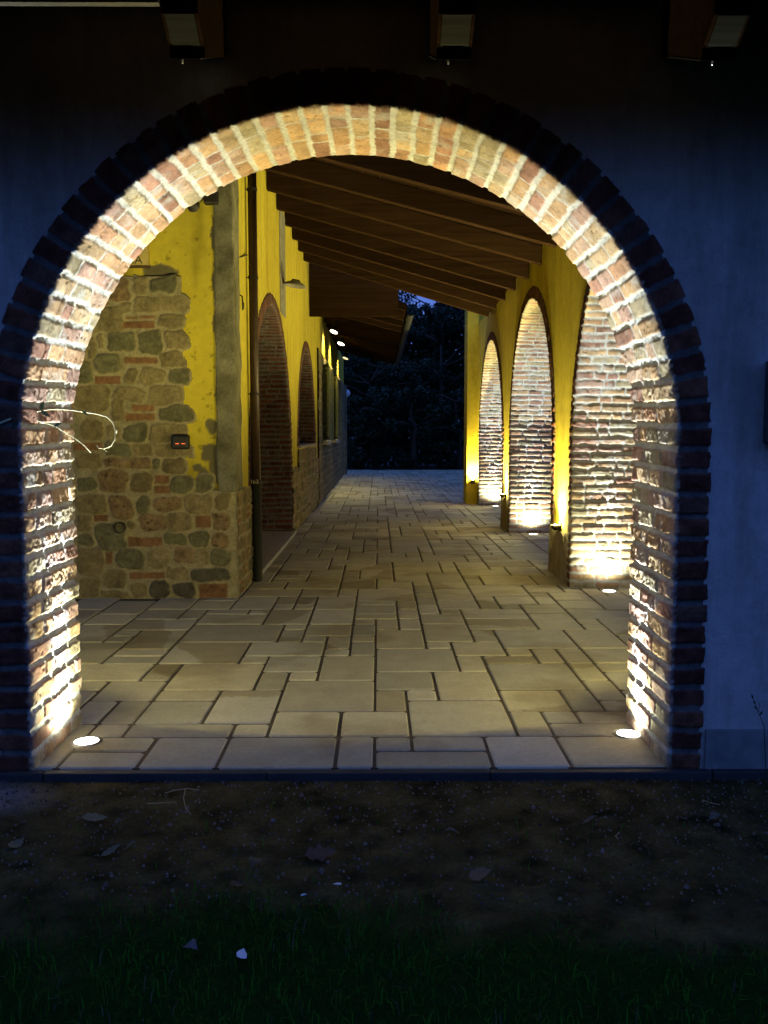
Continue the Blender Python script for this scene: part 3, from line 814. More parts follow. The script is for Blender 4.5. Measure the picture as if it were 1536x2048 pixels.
a_ = me.color_attributes.new('Col', 'FLOAT_COLOR', 'POINT'); a_.data.foreach_set('color', np.array(Cc, np.float32).reshape(-1))
a_ = me.attributes.new('Vein', 'FLOAT_VECTOR', 'POINT'); a_.data.foreach_set('vector', np.array(Ve, np.float32).reshape(-1))
me.materials.append(M_paving); pv = link(bpy.data.objects.new('paving', me)); tag(pv, kind='structure')
m = MB(); m.box(-5.4, 6.85, Y0 + .002, 37.2, -.2, -.0075); tag(m.build('paving_bed', M_joint), kind='structure')
m = MB(); x = -6.5; rnd = random.Random(9)
while x < 6.5:
    m.box(x + .002, x + .998, Y0 - .05, Y0 - .004, -.12, -.010); x += 1.0
tag(m.build('paving_kerb', plain('edge_stone', (.035, .034, .03), .7, nscale=14), bevel=.006), kind='structure')

# ------------------------------------------------------------------ GROUND, grass, litter
GZ = -.042
bm = bmesh.new(); bmesh.ops.create_grid(bm, x_segments=8, y_segments=8, size=300)
me = bpy.data.meshes.new('ground'); bm.to_mesh(me); bm.free(); me.materials.append(M_soil)
g = link(bpy.data.objects.new('ground', me)); g.location = (0, 0, GZ - .045); tag(g, kind='structure')
U = np.linspace(-3.2, 3.2, 520); V2 = np.linspace(.6, Y0 - .045, 270); u, v = np.meshgrid(U, V2, indexing='ij')
hh = GZ + fbm(u, v, .5, 400, 3) * .03 + fbm(u, v, .06, 410, 4) * .026 + fbm(u, v, .02, 420, 2) * .006 - .012
hh = hh - .03 * (1 - sstep(.6, .8, v)) - .03 * sstep(3.0, 3.2, np.abs(u))
edge = sstep(3.55, 3.8, v); hh = hh * (1 - edge) + (GZ + (hh - GZ) * .4) * edge
gg = sstep(-.18, .22, fbm(u, v, .45, 430, 4) + (2.72 - v) * 1.0 + np.maximum(0, u - 1.0) * .25)
soil = np.array((.050, .042, .016)) * (1 + 2.0 * fbm(u, v, .09, 440, 4))[..., None]
pale = sstep(0, 1, 1 - np.hypot((u + 1.72) / .42, (v - 3.62) / .28))[..., None]
soil = soil * (1 - pale) + np.array((.22, .21, .2)) * pale * (1 + .8 * fbm(u, v, .05, 450, 3))[..., None]
grn = np.array((.007, .028, .004))
C = soil * (1 - gg[..., None]) + grn * gg[..., None]
sp = grid_mesh('soil', np.stack([u, v, hh], -1), np.clip(C, .004, .6), attr_mat('soil_near', .95, 55, .5, .8, .006)); tag(sp, kind='structure')

# grass blades (stuff)
rs = np.random.RandomState(5); N = 26000
gx = rs.uniform(-2.6, 2.6, N); gy = rs.uniform(1.6, 3.75, N)
dens = fbm(gx, gy, .45, 430, 4) + (2.72 - gy) * 1.0 + np.maximum(0, gx - 1.0) * .25
keep = (dens + rs.uniform(-.12, .12, N)) > -.05; keep |= rs.uniform(0, 1, N) < .03
gx, gy = gx[keep], gy[keep]; mb = MB()
for x, y in zip(gx, gy):
    l = rs.uniform(.02, .075); a = rs.uniform(0, 6.28); b = rs.uniform(.2, 1.1); w = rs.uniform(.0012, .0024)
    d = Vector((math.cos(a), math.sin(a), 0)); s_ = Vector((-d.y, d.x, 0)) * w; p = Vector((x, y, GZ - .02)); up = Vector((0, 0, 1))
    p1 = p + up * l * .55 + d * l * .2 * b; p2 = p + up * l * (.95 - .3 * b) + d * l * .7 * b
    c = (.022 * rs.uniform(.5, 1.4), .10 * rs.uniform(.4, 1.5), .008)
    if rs.rand() < .06: c = (.08, .08, .045)
    mb.add([p - s_, p + s_, p1 + s_ * .8, p1 - s_ * .8, p2], [(0, 1, 2, 3), (3, 2, 4)], c)
tag(mb.build('grass', attr_mat('grass_blade', .6, 20, .2, .1, .001), colors=True), kind='stuff')
# pebbles and crumbs (stuff)
mb = MB()
for k in range(3200):
    x = rs.uniform(-2.3, 2.3); y = 3.82 - 1.05 * rs.uniform(0, 1) ** 1.3; r = rs.uniform(.002, .007) * (1 if rs.rand() < .95 else 1.7)
    q = rs.uniform(.04, .16); c = (q, q * rs.uniform(.8, .97), q * rs.uniform(.6, .9))
    pts = [Vector((x, y, GZ - .004)) + Vector((rs.uniform(.6, 1.2) * r * math.cos(t), rs.uniform(.6, 1.2) * r * math.sin(t), 0)) for t in np.arange(6) * math.pi / 3]
    top = [p * 1 + Vector((0, 0, r * .7)) * rs.uniform(.7, 1.2) + (Vector((x, y, GZ)) - p) * .35 for p in pts]
    mb.add(pts + top, [(0, 1, 7, 6), (1, 2, 8, 7), (2, 3, 9, 8), (3, 4, 10, 9), (4, 5, 11, 10), (5, 0, 6, 11), (6, 7, 8, 9, 10, 11)], c)
tag(mb.build('gravel', attr_mat('pebble', .9, 90, .3, .3, .001), colors=True), kind='stuff')

def leaf_mesh(name, L, W, col, seed, lobes=0):
    rnd = random.Random(seed); n = 14; top = []; bot = []
    for k in range(n + 1):
        t = k / n; w = W * .5 * math.sin(math.pi * t ** .8) * (1 + .15 * math.sin(t * 23 + seed))
        if lobes: w *= (.6 + .5 * abs(math.sin(t * math.pi * lobes)))
        z = .012 * math.sin(3 * t + seed) + .006
        top.append((t * L - L / 2, w, z + w * .25)); bot.append((t * L - L / 2, -w, z + w * .15))
    mid = [(t[0], 0, (t[2] + b[2]) / 2 - .004) for t, b in zip(top, bot)]
    m = MB(); vs = top + mid + bot; fs = []
    for k in range(n):
        fs += [(k, k + 1, n + 1 + k + 1, n + 1 + k), (n + 1 + k, n + 1 + k + 1, 2 * (n + 1) + k + 1, 2 * (n + 1) + k)]
    m.add(vs, fs); m.tube([mid[0], (mid[0][0] - L * .3, W * .06, .003)], .0012, 5)
    return m.build(name, plain('dry_leaf_%d' % seed, col, .75, nscale=40, var=.3), smooth=True)
LEAVES = [(190,1637,.10,.055,(.16,.19,.13),12,0,'pale green fallen leaf on bare soil, nearest the left jamb'),
 (33,1688,.065,.05,(.17,.18,.10),60,0,'small yellowish fallen leaf near the left edge of the soil'),
 (222,1703,.075,.035,(.14,.16,.11),25,0,'narrow green fallen leaf just below the pale green one'),
 (262,1694,.04,.02,(.12,.14,.09),15,0,'tiny green leaf touching the narrow green fallen leaf'),
 (383,1901,.055,.04,(.14,.15,.16),-35,0,'dull grey fallen leaf lying in the grass, left of the white one'),
 (510,1728,.08,.045,(.07,.08,.06),80,0,'dark upright fallen leaf on the soil left of the lobed brown leaf'),
 (475,1770,.07,.04,(.06,.055,.045),60,0,'very dark leaf at the edge of the soil and grass'),
 (642,1708,.12,.09,(.09,.065,.055),10,3,'large lobed brown leaf curled on the soil in the centre'),
 (960,1750,.085,.065,(.17,.13,.08),0,0,'round tan leaf with a hole, where the soil meets the grass'),
 (1180,1642,.06,.02,(.14,.13,.10),5,0,'thin pale leaf on the soil toward the right jamb'),
 (1430,1638,.05,.035,(.14,.14,.13),20,0,'small grey leaf on the soil below the right plaster wall'),
 (905,1667,.05,.02,(.14,.12,.09),-5,0,'thin tan leaf right of the centre near the paving edge'),
 (852,1662,.04,.025,(.13,.11,.08),70,0,'small folded brown leaf beside the thin tan leaf')]
for k, (px, py, L, W, c, rot, lb, lab) in enumerate(LEAVES):
    p = onZ(px, py, GZ + .01); o = leaf_mesh('fallen_leaf', L, W, tuple(q * .5 for q in c), 40 + k, lb)
    o.location = (p.x, p.y, GZ + .012); o.rotation_euler = (R(8), R(-6), R(rot)); tag(o, lab, 'leaf', 'dead leaves on the soil')
for k, (px, py, L, W, rot, lab) in enumerate([(485, 1911, .05, .032, -55, 'largest white paper scrap lying in the grass'), (676, 1771, .036, .012, 18, 'slim white paper scrap, farther right of the two on the soil'),
                                   (606, 1793, .024, .008, 30, 'tiniest white paper scrap, in the middle of the three')]):
    p = onZ(px, py, GZ + .01); m = MB(); rnd = random.Random(k)
    top = [(math.cos(a) * L / 2 * rnd.uniform(.45, 1.2), math.sin(a) * W / 2 * rnd.uniform(.4, 1.25), .004 + .004 * rnd.random()) for a in [i * math.pi / 4 for i in range(8)]]
    m.add(top + [(a, b, c - .0015) for a, b, c in top], [tuple(range(8)), tuple(range(15, 7, -1))] + [(i, i + 8, (i + 1) % 8 + 8, (i + 1) % 8) for i in range(8)])
    o = m.build('paper_scrap', plain('paper_%d' % k, (.6, .6, .6), .6, var=.1)); o.location = (p.x, p.y, GZ + .012); o.rotation_euler = (R(6), R(4), R(rot)); tag(o, lab, 'paper scrap', 'white scraps on the ground')
def twig(pts, r, lab):
    P3 = [onZ(a, b, GZ + .012) for a, b in pts]; m = MB(); m.tube(P3, [r * (1 - .5 * i / len(P3)) for i in range(len(P3))], 6)
    o = m.build('twig', plain('twig_wood', (.25, .21, .14), .8), smooth=True); tag(o, lab, 'twig', 'straw and twigs on the soil')
twig([(330, 1586), (352, 1580), (375, 1577), (398, 1580)], .0022, 'straight pale straw, upper of the crossed pair on the soil')
twig([(295, 1607), (320, 1606), (352, 1604)], .002, 'short horizontal straw just below the crossed pair')
twig([(371, 1578), (367, 1596), (371, 1615), (382, 1629)], .0018, 'bent straw curving down from the upper straw')
twig([(1405, 1600), (1422, 1606), (1440, 1609)], .002, 'thin pale twig on the soil under the right wall')
twig([(1236, 1678), (1231, 1672), (1239, 1665)], .0022, 'stubby twig on the soil inside the right jamb')

# ------------------------------------------------------------------ LIGHTS
def spot(loc, target, P, ang, blend, col, rad=.03, name='spot'):
    l = bpy.data.lights.new(name, 'SPOT'); l.energy = P; l.spot_size = R(ang); l.spot_blend = blend; l.color = col; l.shadow_soft_size = rad
    o = bpy.data.objects.new(name, l); o.location = loc
    d = Vector(target) - Vector(loc); o.rotation_euler = d.to_track_quat('-Z', 'Y').to_euler(); return link(o)
def point(loc, P, col, rad=.03, name='lamp'):
    l = bpy.data.lights.new(name, 'POINT'); l.energy = P; l.color = col; l.shadow_soft_size = rad
    o = bpy.data.objects.new(name, l); o.location = loc; return link(o)
COOL = (.87, .97, 1.08)
M_lens = emis('lens_glow', (1, .98, .88), 14)
def floor_light(x, y, dx, dy, lab, P, wide=False):
    """round recessed floor light; (dx,dy) points to the jamb it washes"""
    t = empty('floor_light', (x, y, 0)); tag(t, lab, 'floor light', 'recessed uplights in the paving')
    m = MB(); m.lathe([(.056, .002), (.060, .007), (.072, .007), (.078, .001)], (x, y, 0), n=36); m.build('rim', M_steel, t, smooth=True)
    m = MB(); m.lathe([(.0, .0085), (.03, .008), (.058, .005)], (x, y, 0), n=36); m.build('lens', M_lens, t, smooth=True)
    l = spot((x, y, .022), (x + dx * .06, y + dy * .06, 2.6), P * (1.55 if dx else 1.1), 41, 1.0, COOL, .03, 'uplight_beam'); part(l, t)
    l = spot((x, y, .022), (x + dx * .05, y + dy * .05, 2.0), P * (.27 if dx else .34), 150, 1.0, (.97, 1, .74), .03, 'uplight_halo'); part(l, t)
    cr = Vector((x, y, .022)) + Vector((-dx * (1.3 if dx else 0), -dy * (1.7 if dy else 0), 2.9))
    l = spot((x, y, .022), cr, P * .38, 58, 1.0, (1, .74, .14), .03, 'crown_beam'); part(l, t)
PW = 480
pL = onZ(173, 1484, 0); pR = onZ(1257, 1469, 0)
floor_light(pL.x, pL.y, -1, 0, 'glowing floor light at the foot of the big arch, left jamb', PW)
floor_light(pR.x, pR.y, 1, 0, 'glowing floor light at the foot of the big arch, right jamb', PW)
names = ['nearest side arch', 'middle side arch', 'farthest side arch']
for (c, r), nm in zip(ARCH, names):
    for sg in (-1, 1):
        y = c + sg * (r - .20); x = xr(y) + .33
        floor_light(x, y, 0, sg, 'floor light in the %s, at its %s jamb' % (nm, 'far' if sg > 0 else 'near'), PW * .9 if sg > 0 else PW * .45)

WARM = (1.0, .86, .33)
M_bulb = emis('bulb_glow', (1, .85, .4), 25)
def wall_uplight(loc, nrm, lab, P, aim=None):
    x, y, z = loc; n = Vector(nrm); t = empty('wall_uplight', (x, y, z)); tag(t, lab, 'wall light', 'half bowl wall uplights')
    m = MB(); m.box(-.05, .05, -.012, 0, -.07, .05); M = Matrix.Translation(loc) @ n.to_track_quat('-Y', 'Z').to_matrix().to_4x4()
    m2 = MB(); m2.box(-.045, .045, -.014, -.0, -.09, .03, M); m2.build('back_plate', M_iron, t)
    prof = [(.010, -.06), (.03, -.047), (.046, -.025), (.053, 0), (.049, 0), (.042, -.023), (.026, -.042), (.0, -.054)]
    c = Vector(loc) + n * .056
    m3 = MB(); m3.lathe(prof, c, n=24); m3.build('bowl', M_iron, t, smooth=True)
    m4 = MB(); m4.lathe([(0, .018), (.014, .012), (.02, 0), (.014, -.012), (0, -.018)], c + Vector((0, 0, -.012)), n=14); m4.build('bulb', M_bulb, t, smooth=True)
    l = point(c + Vector((0, 0, .028)), P * (.07 if aim is None else .17), WARM, .025, 'uplight_spill'); part(l, t)
    l = spot(c + Vector((0, 0, .03)), c + n * .12 + Vector((0, 0, 1)), P * 2.1 if aim is None else P * .25, 150 if aim is None else 80, 1.0, WARM, .025, 'uplight_beam'); part(l, t)
    if aim: l = spot(c + Vector((0, 0, .04)), aim, P * .45, 62, 1.0, WARM, .025, 'aimed_beam'); part(l, t)
WP = 470
wall_uplight((xr(9.08), 9.08, .56), (-1, 0, 0), 'wall uplight above the stone plinth between the nearest and middle side arches', WP)
wall_uplight((xr(13.8), 13.8, .56), (-1, 0, 0), 'wall uplight above the stone plinth between the middle and farthest side arches', WP)
wall_uplight((2.03, 18.9, .52), (0, -1, 0), 'wall uplight on the end pier of the arcade, facing the viewer', WP)
wall_uplight((1.58, Y0 + TH, .55), (0, 1, 0), 'wall uplight behind the right jamb of the big arch', WP * 1.2, (-2.3, 8.0, 3.3))
wall_uplight((-1.86, Y0 + TH, .55), (0, 1, 0), 'wall uplight behind the left jamb of the big arch', WP * .9, (-2.1, 8.0, 3.5))

# ceiling spots of the lower roof
def down(px, py, z, lab, P):
    p = onZ(px, py, z); t = empty('ceiling_spot', p); tag(t, lab, 'ceiling spot', 'ceiling spots under the lower eave')
    ax = Vector((-.35, -.35, -1)).normalized()
    m = MB(); m.lathe([(.0, -.16), (.07, -.14), (.085, -.02), (.105, .015), (.098, .015)], p, ax, n=24); m.build('housing', M_iron, t, smooth=True)
    m = MB(); m.lathe([(0, .012), (.096, .008)], p, ax, n=24); m.build('lens', emis('spot_lens', (1, .93, .62), 9 if P > 100 else .8), t)
    m = MB(); m.tube([p, (p.x, p.y, z2(p.x) + .15)], .02, 8); m.build('stem', M_iron, t)
    l = spot(p + ax * .04, (XL - .1, p.y, 2.9), P * 1.6, 140, .9, (1, .84, .36), .05, 'spot_beam'); part(l, t)
down(668, 663, 3.93, 'lit ceiling spot under the lower eave, nearer and higher of the pair', 130)
down(682, 687, 3.93, 'lit ceiling spot under the lower eave, farther and lower of the pair', 130)
down(691, 716, 3.93, 'farthest small ceiling spot under the lower eave', 90)

# ------------------------------------------------------------------ small things on the house
pq = onY(298, 532, YF - .02)
t = empty('wall_plaque', (pq.x - .3, YF - .012, pq.z)); tag(t, 'pale stone name plaque above the rubble stones, half hidden by the brick arch', 'plaque')
m = MB(); m.box(pq.x - .62, pq.x, YF - .034, YF + .01, pq.z, pq.z + .36); m.build('slab', plain('plaque_stone', (.56, .44, .12), .6, nscale=12, var=.1), t, bevel=.006)
m = MB(); m.box(pq.x - .64, pq.x + .006, YF - .045, YF + .01, pq.z - .016, pq.z - .002); m.build('ledge', plain('plaque_ledge', (.10, .05, .02), .7), t)
text_obj('lettering', 'IA', .105, M_text, Matrix.Translation((onY(287, 529, YF).x, YF - .035, pq.z + .016)) @ Rx, t, .0015, 'RIGHT')

p = onY(361, 884, YF - .04)
t = empty('intercom', (p.x, YF - .02, p.z)); tag(t, 'black wall box with two small red lights on the stone cladding', 'intercom')
m = MB(); m.box(p.x - .080, p.x + .080, YF - .075, YF - .005, p.z - .066, p.z + .066); m.build('housing', M_black, t, bevel=.018)
M_red = emis('red_led', (1, .16, .05), 1.2)
for dx in (-.02, .035):
    m = MB(); m.box(p.x + dx - .018, p.x + dx + .014, YF - .078, YF - .07, p.z - .018, p.z - .011); m.build('indicator', M_red, t)
p = onY(240, 1055, YF - .03)
t = empty('vent_pipe', (p.x, YF - .02, p.z)); tag(t, 'round open pipe end set low in the rubble stone wall', 'pipe')
m = MB(); m.lathe([(.052, -.03), (.052, .03), (.044, .03), (.044, -.02), (0, -.02)], (p.x, YF - .03, p.z), (0, -1, 0), n=24); m.build('collar', M_iron, t, smooth=True)

# floodlight with sensor near the corner post
p = onY(386, 410, 7.86)
t = empty('floodlight', (p.x, YF, p.z)); tag(t, 'dark unlit floodlight with round sensor on an arm beside the corner post', 'floodlight')
m = MB(); m.lathe([(0, -.062), (.035, -.052), (.056, -.02), (.058, .01), (.045, .04), (.02, .055), (0, .058)], p, n=20); m.build('sensor', M_iron, t, smooth=True)
m = MB(); m.tube([p + Vector((0, 0, .05)), p + Vector((.06, .02, .07)), (p.x + .11, YF - .06, p.z + .10)], .013, 8); m.build('arm', M_iron, t, smooth=True)
m = MB(); m.box(p.x + .08, p.x + .20, YF - .09, YF + .0, p.z + .03, p.z + .17); m.build('base_plate', M_iron, t, bevel=.01)
m = MB(); M = Matrix.Translation(p + Vector((-.15, -.02, -.01))) @ Matrix.Rotation(R(-22), 4, 'Y')
m.box(-.09, .09, -.05, .05, -.045, .05, M)
for k in range(5): m.box(-.08 + k * .036, -.068 + k * .036, -.04, .04, .05, .075, M)
m.build('lamp_head', M_iron, t, bevel=.008)
m = MB(); m.tube([p + Vector((-.08, 0, 0)), p + Vector((0, 0, .01))], .012, 8); m.build('joint', M_iron, t)

# hook on the side wall
p = onX(470, 600, XL)
m = MB(); y = 8.42; m.tube([(XL - .01, y, p.z + .09), (XL + .03, y, p.z + .07), (XL + .035, y, p.z - .02), (XL + .03, y + .03, p.z - .05), (XL + .03, y + .07, p.z - .03), (XL + .03, y + .085, p.z + .02)], .007, 8)
tag(m.build('wall_hook', M_iron, smooth=True), 'small dark iron hook on the yellow strip beside the downpipe', 'hook')
# wall lamp of the side wall
t = empty('wall_lamp', (XL, 12.2, 3.62)); tag(t, 'unlit grey wall lamp sticking out from the cement strip above the arched door', 'wall lamp')
p = onX(569, 575, XL)
m = MB(); m.lathe([(.0, -.01), (.07, -.01), (.07, .015), (0, .02)], (XL + .012, 12.2, p.z), (1, 0, 0), n=18); m.build('wall_rose', M_greycement, t)
m = MB(); m.tube([(XL + .02, 12.2, p.z), (XL + .10, 12.2, p.z + .03)], .014, 8); m.build('arm', M_iron, t)
m = MB(); m.lathe([(.0, .06), (.05, .055), (.07, .03), (.16, -.02), (.165, -.035), (.15, -.035), (.06, .015)], (XL + .18, 12.2, p.z), (.15, 0, 1), n=24); m.build('lamp_shade', M_greycement, t, smooth=True)
# basket on the window sill
m = MB(); m.lathe([(.10, 0), (.16, .02), (.17, .12), (.15, .12), (.1, .04), (0, .03)], (XL - .22, 15.2, 1.316), n=18)
tag(m.build('bowl', plain('bowl_clay', (.2, .13, .06), .7), smooth=True), 'shallow clay bowl standing on the arched window sill', 'bowl')
# meter cabinet at the right edge
p = onY(1531, 722, Y0)
t = empty('wall_cabinet', (p.x + .2, Y0, 1.3)); tag(t, 'dark cabinet on the blue lit plaster at the right edge', 'cabinet')
m = MB(); m.box(p.x, p.x + .42, Y0 - .10, Y0 + .005, 1.46, p.z); m.build('case', plain('cabinet_paint', (.07, .075, .07), .5), t, bevel=.008)
m = MB(); m.box(p.x + .02, p.x + .40, Y0 - .108, Y0 - .101, 1.475, p.z - .02); m.build('door', plain('cabinet_door', (.08, .085, .08), .5), t)
# slab and lamp far away
p = onZ(757, 938, .0)
m = MB(); m.lathe([(0, .04), (.26, .04), (.30, .02), (.30, -.01)], (p.x, p.y - 1, 0), n=24); tag(m.build('drain_cover', M_iron), 'dark round drain cover at the far end of the paving', 'drain cover')
t = empty('garden_lamp', (-1.27, 35.2, 0)); tag(t, 'unlit pale globe garden lamp just past the far end of the house', 'garden lamp')
m = MB(); m.tube([(-1.27, 35.2, -.05), (-1.27, 35.2, 2.95)], .03, 8); m.build('post', M_iron, t)
m = MB(); m.lathe([(.16 * math.sin(math.pi * k / 12), -.16 * math.cos(math.pi * k / 12)) for k in range(13)], (-1.27, 35.2, 3.1), n=20); m.build('globe', plain('globe', (.5, .52, .55), .3, var=.05), t, smooth=True)

# ------------------------------------------------------------------ vine on the left jamb
def leaf_blade(m, p, d, n, L, W):
    p = Vector(p); d = Vector(d).normalized(); n = Vector(n).normalized(); s = d.cross(n).normalized(); K = 6
    a = []; b = []; c = []
    for k in range(K + 1):
        t = k / K; w = W / 2 * math.sin(math.pi * t ** .85) + .0004; q = p + d * L * t - n * .25 * L * t * t
        a.append(q + s * w + n * w * .35); b.append(q); c.append(q - s * w + n * w * .35)
    fs = []
    for k in range(K): fs += [(k, k + 1, K + 1 + k + 1, K + 1 + k), (K + 1 + k, K + 2 + k, 2 * K + 3 + k, 2 * K + 2 + k)]
    m.add(a + b + c, fs)
vine = empty('climbing_vine', (-1.75, 3.80, 1.5)); tag(vine, 'thin vine with curling shoots reaching across the left jamb', 'vine')
YV = 3.98
s1 = [(20, 838), (45, 832), (62, 826), (80, 822), (100, 818.5), (125, 818.5), (150, 821), (170, 824), (195, 828), (215, 834), (226, 845), (231, 862), (229, 880), (222, 892), (208, 898), (197, 896), (193, 890)]
s2 = [(20, 838), (48, 836), (70, 840), (95, 847), (112, 853), (132, 866), (155, 880), (170, 892), (182, 906)]
yy = lambda k, n: YV + (.10) * k / n - (.13 if k == 0 else 0)
m = MB(); P1 = [onY(a, b, yy(k, len(s1))) for k, (a, b) in enumerate(s1)]; m.tube(P1, [.0040 - .0022 * k / len(P1) for k in range(len(P1))], 6)
P2 = [onY(a, b, yy(k, len(s2))) for k, (a, b) in enumerate(s2)]; m.tube(P2, [.0034 - .002 * k / len(P2) for k in range(len(P2))], 6)
m.tube([P1[0] + Vector((-.35, -.03, -.25)), P1[0] + Vector((-.15, 0, -.06)), P1[0]], .005, 6)
m.tube([P1[11], P1[11] + Vector((.008, 0, .006)), P1[11] + Vector((.004, 0, -.01))], .002, 5)
m.tube([P1[14], P1[14] + Vector((.012, 0, -.012))], .0014, 5)
m.build('stem', M_stem, vine, smooth=True)
m = MB()
vl = [(82, 822, (.25, -.1, 1), (0, -1, .1), .050, .020), (82, 822, (.9, .1, -.6), (0, -1, .4), .042, .018), (108, 853, (.9, .1, .5), (0, -1, .2), .036, .014),
      (164, 822, (.8, 0, -.5), (0, -.6, .8), .032, .013), (46, 834, (.5, 0, .9), (0, -1, .2), .05, .030), (44, 836, (.9, 0, .1), (0, -1, .4), .055, .028),
      (46, 838, (.5, 0, -.8), (0, -1, .1), .04, .022), (40, 834, (-.4, 0, .9), (0, -1, .2), .045, .022)]
for (px, py, d, n, L, W) in vl: leaf_blade(m, onY(px, py, YV + .01 if px > 60 else YV - .03), d, n, L, W)
m.build('leaves', M_leafy, vine, smooth=True)
m = MB(); rnd = random.Random(12)
for k in range(26):
    a = rnd.gauss(0, 1); p = Vector((-1.86 + rnd.gauss(0, .13), Y0 - .05 - rnd.random() * .1, 1.47 + rnd.gauss(0, .10)))
    leaf_blade(m, p, (rnd.uniform(-1, 1), rnd.uniform(-.5, 0), rnd.uniform(-1, 1)), (rnd.uniform(-.4, .4), -1, rnd.uniform(0, .6)), rnd.uniform(.04, .07), rnd.uniform(.02, .032))
m.build('foliage', M_leaf, vine, smooth=True)
# weed at the right wall foot
t = empty('weed', (1.66, 3.78, GZ)); tag(t, 'thin weed growing at the foot of the right plaster wall', 'weed')
m = MB(); base = onY(1528, 1452, 3.80)
tip = onY(1506, 1398, 3.80); m.tube([(base.x + .02, 3.8, GZ), base, tip], [.002, .0018, .001], 5)
tip2 = onY(1519, 1418, 3.8); m.tube([(base + tip) / 2, tip2 + Vector((0, 0, .03))], .001, 5); m.build('stalk', M_leaf, t)
m = MB()
for q in (.4, .6, .8, 1): leaf_blade(m, base.lerp(tip, q), (random.uniform(-1, 1), -.2, .8), (0, -1, .2), .025, .008)
m.build('leaves', M_leaf, t)

# ------------------------------------------------------------------ trees beyond
def tree(x, y, h, rad, seed, lab, base=.22):
    rnd = random.Random(seed); rs = np.random.RandomState(seed)
    t = empty('garden_tree', (x, y, GZ)); tag(t, lab, 'tree', 'trees in the dark garden beyond')
    m = MB(); pts = [Vector((x, y, GZ - .1))]
    for k in range(1, 7): pts.append(Vector((x + rnd.uniform(-.1, .1) * k * .5, y + rnd.uniform(-.1, .1) * k * .5, h * .8 * k / 6)))
    m.tube(pts, [.16 * (1 - .13 * k) for k in range(7)], 9)
    cl = []
    for k in range(16):
        p0 = pts[rnd.randint(2, 6)]; a = rnd.uniform(0, 6.28); l = rad * rnd.uniform(.4, .95)
        p1 = p0 + Vector((math.cos(a) * l, math.sin(a) * l, rnd.uniform(.0, .35) * h * .5)); m.tube([p0, p0.lerp(p1, .5) + Vector((0, 0, .15)), p1], [.05, .035, .015], 5); cl.append(p1)
    m.build('trunk', M_bark, t, smooth=True)
    for k in range(22):
        a = rnd.uniform(0, 6.28); q = math.sqrt(rnd.random()); zz_ = rnd.uniform(base, 1.0); rr = rad * q * math.sin(math.pi * min(1, (zz_ - base * .6)) ** .7) * 1.05
        cl.append(Vector((x + math.cos(a) * rr, y + math.sin(a) * rr, h * zz_)))
    n = 190; L = []
    for c in cl:
        s = rnd.uniform(.35, .75) * rad * .36
        d = rs.normal(size=(n, 3)); d /= np.linalg.norm(d, axis=1)[:, None]; d *= (rs.uniform(0, 1, (n, 1)) ** .4) * s
        d[:, 2] *= .7; L.append(np.array(c[:]) + d)
    L = np.concatenate(L); k = len(L)
    e1 = rs.normal(size=(k, 3)); e1 /= np.linalg.norm(e1, axis=1)[:, None]; e2 = np.cross(e1, rs.normal(size=(k, 3))); e2 /= np.linalg.norm(e2, axis=1)[:, None]
    s = rs.uniform(.05, .11, (k, 1)); q = np.stack([L - e1 * s, L + e2 * s * .5, L + e1 * s, L - e2 * s * .5], 1).reshape(-1, 3)
    me = bpy.data.meshes.new('crown'); me.vertices.add(4 * k); me.vertices.foreach_set('co', q.reshape(-1).astype(np.float32))
    me.loops.add(4 * k); me.loops.foreach_set('vertex_index', np.arange(4 * k, dtype=np.int32))
    me.polygons.add(k); me.polygons.foreach_set('loop_start', np.arange(0, 4 * k, 4, dtype=np.int32)); me.polygons.foreach_set('loop_total', np.full(k, 4, dtype=np.int32))
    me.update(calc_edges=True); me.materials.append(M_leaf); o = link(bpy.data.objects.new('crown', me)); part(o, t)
tree(-.2, 40, 5.6, 2.6, 1, 'low leafy tree just right of the far house corner')
tree(2.9, 42, 8.6, 2.7, 2, 'tall full tree beyond the end pier of the arcade')
tree(1.6, 38.8, 4.4, 1.8, 3, 'short bushy tree at the centre of the dark garden', .05)
tree(-2.6, 41, 6.5, 2.5, 4, 'tree half hidden behind the far house wing')
tree(5.6, 40, 7.5, 2.8, 5, 'broad tree farthest right in the garden', .1)
tree(.9, 49, 9.2, 3.0, 6, 'distant tree whose thin top lets the dusk sky through', .1)
tree(3.6, 38.5, 3.6, 1.9, 7, 'low shrub like tree beside the end pier', .03)
tree(-1.0, 38.6, 3.0, 1.6, 8, 'low shrub like tree at the far corner of the house', .03)
# hedge closing the garden
mb = MB(); rs = np.random.RandomState(3)
for k in range(34000):
    x = rs.uniform(-7, 10); y = 44 + rs.uniform(-.9, .9); top = (8.2 if x > 2.3 or x < .4 else 7.5) + .4 * math.sin(x * 1.7) + .25 * math.sin(x * 4.1); z = rs.uniform(0, 1) ** .8 * top
    e = Vector(rs.normal(size=3)).normalized(); g2 = e.orthogonal().normalized(); s = rs.uniform(.10, .26); p = Vector((x, y, z))
    mb.add([p - e * s, p + g2 * s * .6, p + e * s, p - g2 * s * .6], [(0, 1, 2, 3)])
tag(mb.build('hedge', M_leaf), 'tall dark hedge closing the view behind the garden trees', 'hedge')

